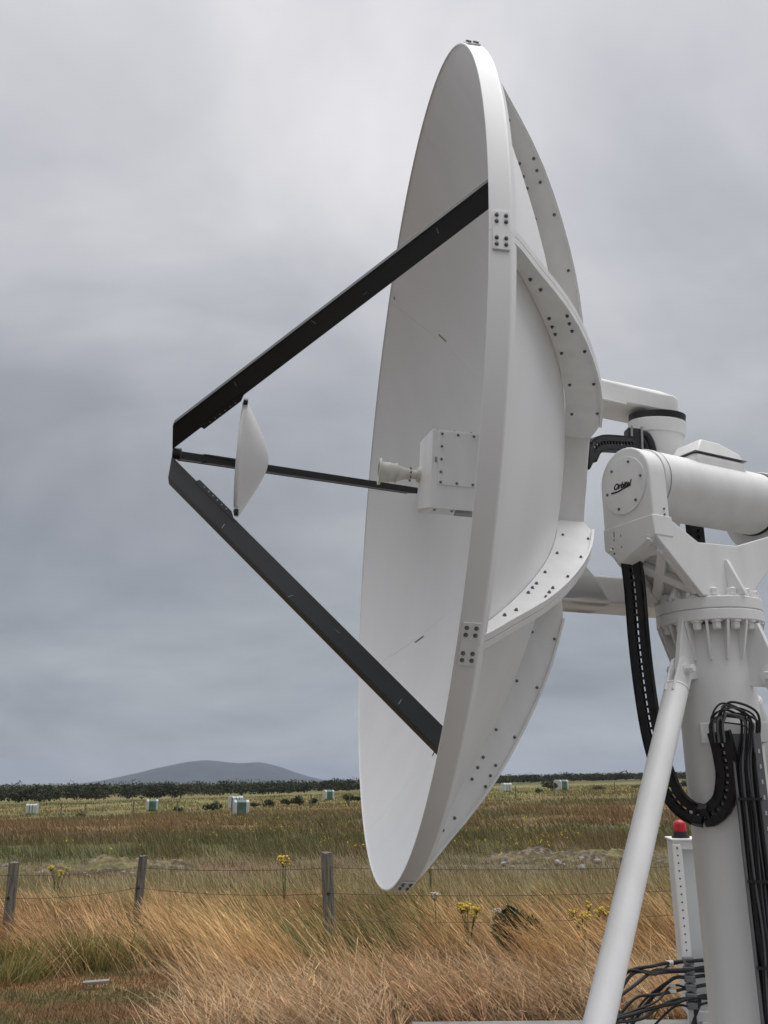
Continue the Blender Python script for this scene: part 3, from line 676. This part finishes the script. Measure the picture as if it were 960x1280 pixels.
for k in range(4):
    c0 = Bc - ca * (.30 - k * .012) - cb_ * .225 + zz * .24
    o = MB().tube(spline([c0 + zz * .05, c0, c0 - zz * .12 - ca * .02 * k, V(c0[0] - .03 * k, c0[1] - .05, SLABZ + .012), V(c0[0] + .2 - .2 * k, c0[1] - .6, SLABZ + .012)], 8), .009, 8).build('cable', CABLE)
    tag(o, 'black cable hanging straight down below the cabinet clamps', 'cable', 'black cables hanging straight below the clamps')
o = MB().tube([V(1.58, 7.12, SLABZ + .01) + V(.055 * math.cos(t), .02 * math.sin(t), .05 + .05 * math.sin(t)) for t in np.linspace(-.3, 3.5, 18)], .009, 8).build('cable_loop', CABLE)
tag(o, 'small loop of black cable on the slab edge left of the white leg', 'cable')

# ------------------------------------------------------------------ fence
FN = empty('wire_fence', (-1.5, 10.1, 0), 'weathered post and wire fence running through the tall dry grass', 'fence')
posts = [(-3.94, 10.35, .91, .055, 0), (-2.86, 11.3, .895, .050, .008), (-.56, 9.95, 1.005, .062, -.010), (3.35, 10.4, .95, .055, 0)]
for (x, y, h, r_, ln) in posts:
    mb = MB(); rr_ = random.Random(int(x * 100)); P = []; N = 14; lv = 7
    offs = [rr_.uniform(.86, 1.1) for _ in range(N)]
    for k in range(lv):
        for i in range(N):
            t = 2 * math.pi * i / N; q = r_ * offs[i] * (1 + rr_.uniform(-.03, .03)) * (1.04 - .08 * k / lv)
            P.append((x + ln * k + q * math.cos(t), y + q * math.sin(t), -.15 + (h + .15) * k / (lv - 1) + (rr_.uniform(-.012, .006) if k == lv - 1 else 0)))
    F = [(k * N + i, k * N + (i + 1) % N, (k + 1) * N + (i + 1) % N, (k + 1) * N + i) for k in range(lv - 1) for i in range(N)] + [tuple((lv - 1) * N + i for i in range(N))]
    pp = mb.add(P, F).build('post', WOOD, FN, smooth=50)
    MB().lathe((x + ln * 3, y - r_ * .93, h * .62), (0, -1, 0), [(0, .02), (.012, .016)], 10).build('knot_hole', BARK, pp)
for wi, zf in enumerate((.86, .62, .38, .20, .06)):
    pts = []
    ext = [(-9.5, 10.3, .86)] + [(p[0], p[1] - p[3] * .9, p[2] * zf) for p in posts] + [(9.0, 10.6, .82 * zf)]
    ext[0] = (-9.5, 10.3, .86 * zf)
    for i in range(len(ext) - 1):
        p, q = np.array(ext[i]), np.array(ext[i + 1])
        for k in range(10):
            t = k / 10; pts.append(p + (q - p) * t - zz * .03 * 4 * t * (1 - t) * (1 + .4 * wi))
    pts.append(np.array(ext[-1]))
    mbw = MB().tube(pts, .0032, 5)
    if wi < 1:
        rb = random.Random(5)
        for i in range(0, len(pts) - 1):
            for k in range(3):
                p = pts[i] + (pts[i + 1] - pts[i]) * (k / 3 + .1); dd = V(rb.uniform(-.4, .4), rb.uniform(-.3, .3), rb.choice([-1, 1])); dd = norm(dd) * .022
                mbw.tube([p - dd, p + dd], .002, 4)
    mbw.build('wire', WIRE, FN)
tag(MB().box((-2.55, 8.85, .035), (.112, .028, .012), (norm(V(1, .12, .05)), norm(V(-.12, 1, .1)), norm(V(-.05, -.1, 1)))).build('board', BOARD, bevel=.003, origin=(-2.55, 8.85, .03)), 'short bleached board lying on bare ground left of the pale grass', 'board')

# ------------------------------------------------------------------ field things
def bale(x, y, sz, rot, front_white, label):
    z0 = float(terrain(x, y)); e = empty('wrapped_bale', (x, y, z0), label, 'bale', 'wrapped bales out in the meadow')
    A = V(math.cos(rot), math.sin(rot), 0); B = V(-math.sin(rot), math.cos(rot), 0); c0 = V(x, y, z0 + sz * .5)
    rr_ = random.Random(int(x * 10)); poly = []
    for k in range(20):
        t = 2 * math.pi * k / 20; q = sz * .5 * (abs(math.cos(t)) ** 8 + abs(math.sin(t)) ** 8) ** (-1 / 8) * rr_.uniform(.97, 1.01); poly.append((q * math.cos(t), q * math.sin(t)))
    MB().prism(poly, c0, B, zz, A, -sz * .30, sz * .30).build('wrap', WRAPW if front_white else WRAPG, e, bevel=sz * .04)
    p2 = [(p[0] * 1.025, p[1] * 1.02) for p in poly]
    for s_ in (-1, 1): MB().prism(p2, c0, B, zz, A, s_ * sz * .30 if s_ > 0 else -sz * .50, sz * .50 if s_ > 0 else -sz * .30).build('wrap_band', WRAPW, e, bevel=sz * .03)
    if front_white:
        for s_ in (-.15, .12): MB().prism(p2, c0, B, zz, A, (s_ - .03) * sz, (s_ + .03) * sz).build('wrap_fold', WRAPG, e)
for x, y, sz, rot, fwh, label in [
    (-29.0, 79, .86, .15, True, 'white wrapped bale standing farthest left in the meadow'),
    (-19.2, 79, .92, .3, False, 'green and white wrapped bale between the leftmost bale and the hill pair'),
    (-8.75, 58, .90, .25, False, 'nearest and largest green wrapped bale with white edges'),
    (-12.3, 78.5, .95, .6, True, 'whiter bale partly behind the largest green bale'),
    (-6.1, 101, 1.0, .4, False, 'small green bale just left of the dish edge near the tree line'),
    (14.0, 112, 1.0, .3, True, 'small white bale far right of the dish under the tree line'),
    (19.3, 106, 1.15, .5, False, 'pale green bale half hidden behind a round dark shrub')]: bale(x, y, sz, rot, fwh, label)

def leafball(cen, rad_, nleaf, size, c0, c1, rs, clumps=9):
    r_ = np.random.default_rng(rs)
    cc = r_.normal(size=(clumps, 3)); cc /= np.linalg.norm(cc, axis=1)[:, None]; cc *= r_.uniform(.25, .8, (clumps, 1)); cc[:, 2] = np.abs(cc[:, 2]) * .9 - .15
    k = r_.integers(0, clumps, nleaf); d = r_.normal(size=(nleaf, 3)); d /= np.linalg.norm(d, axis=1)[:, None]
    p = (cc[k] + d * r_.uniform(.2, .5, (nleaf, 1)) ** .7 * .62) * np.asarray(rad_) + np.asarray(cen)
    u = r_.normal(size=(nleaf, 3)); u /= np.linalg.norm(u, axis=1)[:, None]; w = np.cross(u, r_.normal(size=(nleaf, 3))); w /= np.linalg.norm(w, axis=1)[:, None]
    s = size * r_.uniform(.6, 1.3, (nleaf, 1)); Vv = np.stack([p - u * s - w * s * .2, p - w * s * .55, p + u * s, p + w * s * .55], 1).reshape(-1, 3)
    tint = np.clip(r_.normal(.5, .3, nleaf) + (r_.random(clumps) - .5)[k] * .6, 0, 1)
    cl_ = np.repeat(np.asarray(c0) + (np.asarray(c1) - np.asarray(c0)) * tint[:, None], 4, 0)
    return Vv, np.arange(nleaf * 4).reshape(-1, 4), cl_
def shrub(x, y, w, h, label, c0=(.028, .038, .018), c1=(.075, .085, .036), group='dark shrubs scattered over the meadow', leaves=420, name='shrub', cat='shrub', z0=None):
    z0 = float(terrain(x, y)) if z0 is None else z0
    if y > 30: w *= .88; h *= .82
    e = empty(name, (x, y, z0), label, cat, group)
    Vv, Ff, cc = leafball((0, 0, h * .42), (w / 2, w / 2, h * .62), leaves, min(w, h) * .10, c0, c1, int(abs(x * 77 + y)))
    Vv[:, 2] = np.maximum(Vv[:, 2], .02)
    o = mesh_np('crown', Vv, Ff, LEAF, cc); o.parent = e
    mb = MB(); rr_ = random.Random(int(x * 9))
    for k in range(4):
        t = rr_.uniform(0, 6.3); mb.tube([(x, y, z0 - .05), (x + .1 * w * math.cos(t), y + .1 * w * math.sin(t), z0 + h * .3), (x + .25 * w * math.cos(t), y + .25 * w * math.sin(t), z0 + h * .6)], [.03 * h, .02 * h, .008 * h], 6)
    mb.build('trunk', BARK, e)
for x, y, w, h, label in [
    (-12.6, 70, 1.7, 1.1, 'dark round shrub just left of the pair of bales'), (-15.2, 71, 1.2, .6, 'low shrub to the left of the round shrub by the bales'), (-20.5, 65, 1.1, .55, 'small dark shrub in the open meadow below the second bale'),
    (-10.5, 77, 1.2, .7, 'low shrub right behind the largest green bale'), (-9.2, 76, 1.5, .9, 'shrub second to the right of the pair of bales'), (-8.2, 78, 1.3, .9, 'upright shrub in the middle of the row right of the bales'), (-7.0, 77, 1.6, 1.15, 'tallest dark shrub in the row right of the bales'),
    (-5.9, 77, 1.1, .9, 'rounded shrub near the right end of the row'), (-3.4, 84, 1.9, 1.0, 'wide shrub below the small green bale at the dish edge'), (-2.6, 86, 1.2, .8, 'shrub touching the left dish edge in the view'),
    (17.9, 104, 2.7, 1.5, 'large round dark shrub in front of the pale green bale'), (14.8, 94, 1.7, .7, 'low shrub left of the large round shrub'), (21.3, 97, 2.6, .8, 'flat low shrub right of the large round shrub'), (26.5, 100, 2.6, .8, 'flat low shrub beside the leg near the far trees'), (31.5, 100, 2.0, 1.1, 'shrub just right of the slanting leg')]:
    shrub(x, y, w, h, label)
shrub(1.27, 10.1, .60, .60, 'dark leafy shrub buried in the tall dry grass beside yellow flowers', (.012, .026, .010), (.035, .065, .022), None, 5200)
shrub(-2.55, 15.2, .6, .25, 'low dark green shrub behind the fence left of middle post', (.014, .028, .010), (.04, .07, .02), None, 500)
# far fence posts
FF = empty('far_fence', (-16, 62, -.4), 'row of thin far fence posts across the left meadow', 'fence')
for k, (x, y) in enumerate([(-20.6, 66), (-16.8, 64), (-13.9, 64), (-23.6, 70), (-27.5, 68), (-10.6, 66), (-5.5, 70), (-2.7, 70)]):
    zt = float(terrain(x, y)); MB().cyl((x, y, zt - .1), (x + .03, y, zt + .95), .05, 8, .045).build('post', WOOD, FF)
FF2 = empty('far_fence', (15, 80, .4), 'thin far fence posts right of the dish below the white bale', 'fence')
for (x, y) in [(10.2, 76), (13.6, 78), (19, 80), (24, 82)]:
    zt = float(terrain(x, y)); MB().cyl((x, y, zt - .1), (x, y, zt + .95), .045, 8).build('post', WOOD, FF2)
# ragwort
def ragwort(x, y, h, spread, nst, label, head=.0125, mt=None):
    z0 = 0.0; e = empty('ragwort' if mt is None else 'thistle', (x, y, z0), label, 'flower', 'yellow ragwort plants in the dry grass' if mt is None else 'pale seed heads above the shrub')
    rr_ = random.Random(int(x * 100 + y)); sm = MB(); fl_ = MB()
    for k in range(nst):
        tx, ty = x + rr_.uniform(-spread, spread), y + rr_.uniform(-spread, spread); th = h * rr_.uniform(.72, 1.03)
        sm.tube([(x, y, 0), ((x + tx) / 2, (y + ty) / 2, th * .6), (tx, ty, th)], [.006, .005, .003], 5)
        for j in range(14):
            p = V(tx + rr_.gauss(0, .028), ty + rr_.gauss(0, .028), th + rr_.gauss(0, .014))
            sm.tube([(tx, ty, th - .06), p], .0015, 3)
            nrm = norm(V(rr_.gauss(0, .5), -.5 + rr_.gauss(0, .4), .8)); q = head * rr_.uniform(.7, 1.2)
            fl_.lathe(p, nrm, [(0, .002), (.002, q), (.005, q * .9), (.009, .004)], 8)
    sm.build('stems', GSTEM, e); fl_.build('flower_heads', mt or YELLOW, e)['kind'] = 'stuff'
GSTEM = mat('green_stem', (.07, .10, .03), .7)
SEED = mat('seed_down', (.48, .46, .41), .8)
ragwort(-1.21, 11.7, .87, .05, 3, 'single tall yellow ragwort standing on the wire left of middle post', .015)
ragwort(.815, 10.1, .50, .09, 7, 'yellow ragwort clump beside the dark shrub below the dish')
ragwort(1.94, 9.95, .47, .10, 5, 'left yellow ragwort clump beside the slanting white leg', .0115)
ragwort(2.15, 10.05, .48, .06, 4, 'right yellow ragwort clump nearest the slanting white leg', .0115)
ragwort(-4.98, 14.9, .50, .14, 5, 'yellow ragwort clump behind the left fence post', .011)
ragwort(.62, 14.0, .62, .08, 4, 'yellow ragwort just below the bottom rim of the dish', .012)
ragwort(.49, 10.0, .58, .02, 1, 'pale seed head left of the dark shrub', .010, SEED)
ragwort(1.08, 10.0, .58, .02, 1, 'pale seed head above the dark shrub', .010, SEED)
# turned earth and stones behind the fence
def heap(x, y, w, d, h, seed, label):
    K = 110; gxs = np.linspace(-1, 1, K); A, B = np.meshgrid(gxs, gxs); f_ = np.clip(1 - A * A - B * B, 0, 1) ** .6
    Xx, Yy = x + A * w, y + B * d
    rough = np.abs(fbm(Xx * 3.1 + seed, Yy * 3.1, 5) - .5) * 2
    Zz = terrain(Xx, Yy) - .05 + h * f_ * (.25 + .9 * fbm(Xx * 1.7 + seed, Yy * 2.2, 2) ** 1.5 + .5 * rough) + .10 * (fbm(Xx * 11, Yy * 11, 3) - .5) * np.sqrt(f_)
    Xx = Xx + .05 * (vn(Xx * 9, Yy * 9 + 5) - .5)
    c = lerp(np.broadcast_to(DIRT * .9, Xx.shape + (3,)), STRAW * .38, sstep(.46, .62, fbm(Xx * 6 + 40, Yy * 7, 3)) * .8); c = lerp(c, V(.22, .21, .19), sstep(.74, .80, vn(Xx * 15 + 3, Yy * 15)) * .8); c = lerp(c, OLIV * .8, sstep(.52, .66, fbm(Xx * 2 + 80, Yy * 2, 3)) * .7)
    idx = np.arange(K * K).reshape(K, K); F4 = np.stack([idx[:-1, :-1], idx[:-1, 1:], idx[1:, 1:], idx[1:, :-1]], -1).reshape(-1, 4)
    tag(mesh_np('rubble_heap', np.c_[Xx.ravel(), Yy.ravel(), Zz.ravel()], F4, GROUNDM, c.reshape(-1, 3), True), label, 'heap')
heap(-5.6, 20.6, 1.7, .9, .34, 1, 'heap of turned earth and dry roots behind the left posts')
heap(-7.8, 20.0, 1.2, .7, .22, 5, 'small earth heap at the far left behind the fence')
heap(3.9, 22.0, 2.1, .9, .32, 9, 'heap of earth and stones between the dish and the leg')
heap(.7, 20.5, 1.3, .6, .2, 14, 'dark earth heap just right of the bottom dish rim')
heap(6.8, 20.8, 1.6, .7, .25, 19, 'stony earth heap behind the cabinet beacon')
rs = random.Random(21); smesh = []
for k in range(5):
    bm = bmesh.new(); bmesh.ops.create_icosphere(bm, subdivisions=2, radius=1)
    for v in bm.verts:
        q = 1 + .25 * math.sin(v.co.x * 3 + k) * math.cos(v.co.y * 4 + k) + rs.uniform(-.13, .13); v.co = Vector((v.co.x * q * 1.2, v.co.y * q, v.co.z * q * .6))
    me_ = bpy.data.meshes.new('stone'); bm.to_mesh(me_); bm.free(); me_.materials.append(STONE); smesh.append(me_)
for k in range(54):
    z_ = k % 3
    if z_ == 0: x, y, wh = rs.uniform(-8.6, -4.2), rs.uniform(18.8, 20.2), 'behind the left fence posts'
    elif z_ == 1: x, y, wh = rs.uniform(2.4, 5.6), rs.uniform(19.8, 21.5), 'between the dish and the leg'
    else: x, y, wh = rs.uniform(5.6, 8.6), rs.uniform(19.2, 20.6), 'behind the cabinet'
    o = bpy.data.objects.new('stone', smesh[rs.randrange(5)]); COL.objects.link(o); q = rs.uniform(.025, .085)
    o.location = (x, y, float(terrain(x, y)) + q * .35 + .03); o.scale = (q, q, q); o.rotation_euler = (rs.uniform(-.3, .3), rs.uniform(-.3, .3), rs.uniform(0, 6))
    tag(o, 'pale stone lying in the turned earth ' + wh, 'stone', 'pale stones in the turned earth ' + wh)

# ------------------------------------------------------------------ far wood
base = [(-140, 118), (-80, 110), (-48, 115), (-27, 131), (-5, 152), (28, 198), (73, 220), (140, 230), (260, 240)]
Vs, Fs, Cs = [], [], []; nvt = 0; r_ = np.random.default_rng(4)
bxs = [q[0] for q in base]; bys = [q[1] for q in base]
for k in range(2300):
    x = r_.uniform(-130, 240); dpt = r_.random() ** 1.4 * 95; y0_ = np.interp(x, bxs, bys); y = y0_ + dpt
    if abs(x) / y > .62: continue
    h = r_.uniform(1.8, 2.5) * (1 + .25 * r_.random() * (r_.random() > .9)) + dpt * .007 + .5 * float(sstep(-5, -35, x)); w = r_.uniform(1.8, 3.4)
    Vv, Ff, cc = leafball((x, y, float(terrain(x, y)) + h * .45), (w, w, h * .58), 240 if dpt < 25 else 100, .17, (.016, .024, .014), (.052, .06, .03), int(r_.integers(1e9)), 6)
    if r_.random() > .85: cc = cc * V(1.5, 1.2, .9)
    Vs.append(Vv); Fs.append(Ff + nvt); Cs.append(cc); nvt += len(Vv)
tag(mesh_np('far_wood', np.concatenate(Vs), np.concatenate(Fs), LEAF, np.concatenate(Cs)), kind='stuff')

# ------------------------------------------------------------------ grass
def blades(name, x, y, length, lean, leandir, width, cols, tipcol, seg=4, curl=None, z0=None):
    N = len(x); z0 = terrain(x, y) - .01 if z0 is None else z0
    r_ = np.random.default_rng(len(x))
    wa = r_.normal(0, .6, N); wd = np.stack([np.cos(wa), np.sin(wa), np.zeros(N)], 1)
    ld = np.stack([np.cos(leandir), np.sin(leandir), np.zeros(N)], 1)
    pos = np.stack([x, y, z0], 1); rows_ = []
    bend = lean
    ang0 = bend * .8; ang1 = bend * 1.25
    p = pos.copy()
    for k in range(seg + 1):
        t = k / seg; w = width * (1 - .75 * t ** 2) * .5
        rows_.append(np.stack([p - wd * w[:, None], p + wd * w[:, None]], 1))
        an = ang0 + (ang1 - ang0) * t ** 1.3; st = length / seg
        p = p + ld * (np.sin(an) * st)[:, None] + np.stack([np.zeros(N), np.zeros(N), np.cos(an) * st], 1)
    Vv = np.stack(rows_, 1).reshape(-1, 3)                 # N, seg+1, 2
    b0 = np.arange(N)[:, None] * (seg + 1) * 2 + np.arange(seg)[None] * 2
    Ff = np.stack([b0, b0 + 1, b0 + 3, b0 + 2], -1).reshape(-1, 4)
    tt = np.linspace(0, 1, seg + 1)[None, :, None]
    cc = cols[:, None, :] * (1 - tt) + tipcol[:, None, :] * tt
    cc = np.repeat(cc[:, :, None, :], 2, 2).reshape(-1, 3)
    o = mesh_np(name, Vv, Ff, BLADE, cc); return tag(o, kind='stuff')
def in_view(x, y, mgn=.7): return (x > -.43 * y - mgn) & (x < .43 * y + mgn)
PIX = lambda lo, hi, N: rng.uniform(lo, hi, N)
# 1. tall dry grass from the slab edge to beyond the fence
def hole(x, y):    return np.exp(-(((x - 1.20) / .40) ** 2 + ((y - 9.65) / .75) ** 2))   # gap in the grass in front of the dark shrub
N = 150000
x = PIX(-6.4, 6.8, N); y = 6.9 + 6.9 * rng.random(N) ** .95
cl_ = fbm(x * 1.3, y * 1.3, 3); tuft = fbm(x * 3.4 + 11, y * 4.2 + 2, 3)
bare = sstep(-1.2, -1.75, x + .2 * np.sin(y * 3)) * sstep(9.6, 9.1, y)             # mossy bare patch at left
hollow = np.exp(-(((x + 2.1) / .6) ** 2 + ((y - 9.5) / .55) ** 2))                 # matted hollow
dens = .05 + .95 * sstep(.42, .60, tuft)
keep = in_view(x, y) & ~((x > .1) & (y < 7.45)) & (rng.random(N) > bare * 1.02) & (rng.random(N) > hollow * .85) & (rng.random(N) > hole(x, y) * .85) & (rng.random(N) < dens * (.5 + .9 * cl_))
x, y, cl_, tuft = x[keep], y[keep], cl_[keep], tuft[keep]; N = len(x)
plume = np.exp(-(((x + 1.15) / .75) ** 2 + ((y - 9.2) / 1.0) ** 2)); plume2 = np.exp(-(((x + .1) / .5) ** 2 + ((y - 9.5) / .8) ** 2))
ln_ = (.34 + .30 * cl_ + .24 * rng.random(N)) * (1 + .3 * plume) * (1 - .4 * sstep(10.6, 13, y)) * (.6 + .4 * sstep(7.2, 8.8, y))
lean = np.clip(rng.normal(.78, .17, N) + .5 * (tuft - .5) + .3 * sstep(8.5, 7.4, y) * rng.random(N), .15, 1.3)
ldir = math.pi + rng.normal(0, .28, N) + 1.2 * (fbm(x * .8 + 3, y * .8, 2) - .5) + 1.6 * (fbm(x * 2.6 + 31, y * 2.6, 2) - .5) + sstep(8.5, 7.4, y) * rng.normal(0, 1.0, N)
tone = np.clip(.5 + 1.9 * (fbm(x * .9 + 20, y * .9, 3) - .5) + rng.normal(0, .28, N), 0, 1)
cs = lerp(np.broadcast_to(RBRN * 1.15, (N, 3)), TAN, sstep(0, .5, tone)); cs = lerp(cs, GOLD, sstep(.45, 1, tone)); cs = lerp(cs, np.broadcast_to(GOLD * 1.15, (N, 3)), .8 * np.clip(plume + .6 * plume2, 0, 1))
pink = np.broadcast_to(V(.68, .455, .28), (N, 3)); cs = lerp(cs, pink, .55 * sstep(8.8, 7.6, y))
grn = sstep(.50, .60, fbm(x * .7 + 60, y * .7, 3)) * sstep(8.2, 9.6, y) * sstep(-2.2, -1.2, x) + sstep(10.8, 12.8, y) * .6 + .10
short = rng.random(N) < .35                                                        # short stems coloured dark to stand for shade low in the tufts
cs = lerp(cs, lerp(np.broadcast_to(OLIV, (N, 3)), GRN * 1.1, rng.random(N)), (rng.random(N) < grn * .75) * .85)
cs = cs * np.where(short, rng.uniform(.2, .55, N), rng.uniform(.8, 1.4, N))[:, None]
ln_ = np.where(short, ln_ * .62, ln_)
wd_ = np.where(rng.random(N) > .7, rng.uniform(.006, .0098, N), rng.uniform(.0032, .006, N))
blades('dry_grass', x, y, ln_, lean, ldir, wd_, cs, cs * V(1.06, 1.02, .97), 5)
# seed plumes: short wide tips over the taller stems
N2 = 14000
i = rng.integers(0, N, N2); i = i[~short[i]]; N2 = len(i)
k_ = rng.uniform(.6, .95, N2)
blades('dry_grass', x[i] + np.cos(ldir[i]) * np.sin(lean[i]) * ln_[i] * k_ + rng.normal(0, .01, N2), y[i] + np.sin(ldir[i]) * np.sin(lean[i]) * ln_[i] * k_, rng.uniform(.05, .11, N2), lean[i] * 1.15 + .1, ldir[i], rng.uniform(.006, .011, N2), cs[i] * V(1.0, .93, .88), cs[i] * V(1.1, 1.0, .95), 3, z0=ln_[i] * k_ * np.cos(lean[i]))
# 2. fallen straw in front
N = 12000
x = PIX(-4.2, 4.4, N); y = 6.8 + 2.0 * rng.random(N)
k = in_view(x, y) & ~((x > .1) & (y < 7.44)) & (x > -1.25 - .45 * rng.random(N)); x, y = x[k], y[k]; N = len(x)
cs = lerp(np.broadcast_to(V(.66, .45, .28), (N, 3)), STRAW, rng.random(N) * .7) * rng.uniform(.45, 1.25, (N, 1))
sd2 = rng.random(N); rd = np.where(rng.random(N) > .35, math.pi + rng.normal(0, .9, N), rng.uniform(0, 6.28, N))
L2 = rng.uniform(.18, .5, N); ok = (y - np.abs(np.sin(rd)) * L2 > 7.42) | (x < 0); x, y, cs, rd, L2 = x[ok], y[ok], cs[ok], rd[ok], L2[ok]; N = len(x)
blades('fallen_straw', x, y, L2, rng.uniform(.95, 1.4, N), rd, rng.uniform(.003, .0058, N), cs, cs, 4, z0=rng.uniform(.02, .15, N))
# 3. moss and short growth on the bare patch, green tussock by the left post
N = 30000
x = PIX(-5.2, -1.5, N); y = PIX(6.6, 9.5, N); k = in_view(x, y) & (rng.random(N) < sstep(-1.3, -2.1, x)); x, y = x[k], y[k]; N = len(x)
f_ = fbm(x * 2, y * 2, 3); cs = lerp(np.broadcast_to(MOSS * 1.1, (N, 3)), OLIV, sstep(.45, .6, f_)); cs = lerp(cs, V(.30, .17, .09), sstep(.5, .4, f_) * .8) * rng.uniform(.65, 1.25, (N, 1))
blades('low_growth', x, y, rng.uniform(.02, .075, N), rng.uniform(.2, 1.1, N), rng.uniform(0, 6.28, N), rng.uniform(.004, .009, N), cs, cs, 2)
N = 4200
tx = np.array([-3.75, -3.3, -3.0, -4.2, -2.75, -3.5, -4.0]); ty = np.array([9.5, 9.6, 9.9, 9.7, 9.8, 9.15, 9.2]); i = rng.integers(0, 7, N)
ox, oy = rng.normal(0, .16, N), rng.normal(0, .13, N); x = tx[i] + ox; y = ty[i] + oy
cs = lerp(np.broadcast_to(GRN * 1.2, (N, 3)), V(.26, .25, .10), rng.random(N)); cs = lerp(cs, STRAW, (rng.random(N) > .72) * .9)
blades('green_tussock', x, y, rng.uniform(.18, .42, N), rng.uniform(.2, 1.1, N), np.arctan2(oy, ox) + rng.normal(0, .5, N), rng.uniform(.005, .010, N), cs, cs * V(1.3, 1.2, 1.0), 5)
# 4. rough meadow to 30 m, then tufts getting sparser
def meadow(N, y0, y1, pw, lo, hi, wlo, whi, seg, jit, cf):
    y = y0 + (y1 - y0) * rng.random(N) ** pw; x = rng.uniform(-1, 1, N) * (.45 * y + 1)
    cl_ = fbm(x * cf + 5, y * cf * .8 + 9, 4); k = rng.random(N) < .25 + .75 * sstep(.38, .6, cl_); x, y, cl_ = x[k], y[k], cl_[k]; N = len(x)
    cs = field_col(x + rng.normal(0, jit, N), y + rng.normal(0, jit, N)) * rng.uniform(.5, 1.35, (N, 1))
    cs = lerp(cs, STRAW, (rng.random(N) > np.interp(y, [14, 24, 60], [.74, .90, .95])) * .7) * np.interp(y, [14, 24, 55, 70, 150], [1.0, .80, .75, .85, .9])[:, None]
    band = sstep(17.5, 19.5, y) * sstep(23.5, 21.5, y)
    L_ = rng.uniform(lo, hi, N) * (.55 + .9 * cl_) * (1 - .62 * band)
    blades('meadow_grass', x, y, L_, np.clip(rng.normal(.6, .3, N), 0, 1.2), math.pi + rng.normal(0, .7, N), rng.uniform(wlo, whi, N), cs, cs * 1.06, seg)
meadow(90000, 12.6, 30, 1.2, .16, .42, .005, .011, 4, .5, 1.1)
meadow(80000, 28, 62, 1.2, .16, .34, .012, .026, 3, 1.2, .5)
meadow(50000, 58, 150, 1.2, .14, .28, .03, .06, 2, 2.5, .25)
# yellow specks of flowers in the green band
N = 900; y = PIX(21, 42, N); x = rng.uniform(-1, 1, N) * .44 * y; k = fbm(x * .3 + 4, y * .3, 2) > .5; x, y = x[k], y[k]; N = len(x)
cs = np.broadcast_to(V(.55, .42, .04), (N, 3)).copy()
blades('meadow_flowers', x, y, rng.uniform(.03, .06, N), rng.uniform(.3, 1, N), rng.uniform(0, 6.28, N), rng.uniform(.03, .05, N), cs, cs, 2, z0=terrain(x, y) + rng.uniform(.22, .34, N))

# ------------------------------------------------------------------ air
HM = bpy.data.materials.new('haze'); HM.use_nodes = True; t = HM.node_tree; t.nodes.clear()
pv = nd('ShaderNodeVolumePrincipled', t); pv.inputs['Color'].default_value = (.74, .83, 1, 1); pv.inputs['Density'].default_value = .00013; pv.inputs['Anisotropy'].default_value = .2
ou = nd('ShaderNodeOutputMaterial', t); t.links.new(pv.outputs[0], ou.inputs['Volume'])
hz = MB().box((0, 2850, 67), (5900, 3400, 75)).build('haze', HM, smooth=0); tag(hz, kind='stuff')
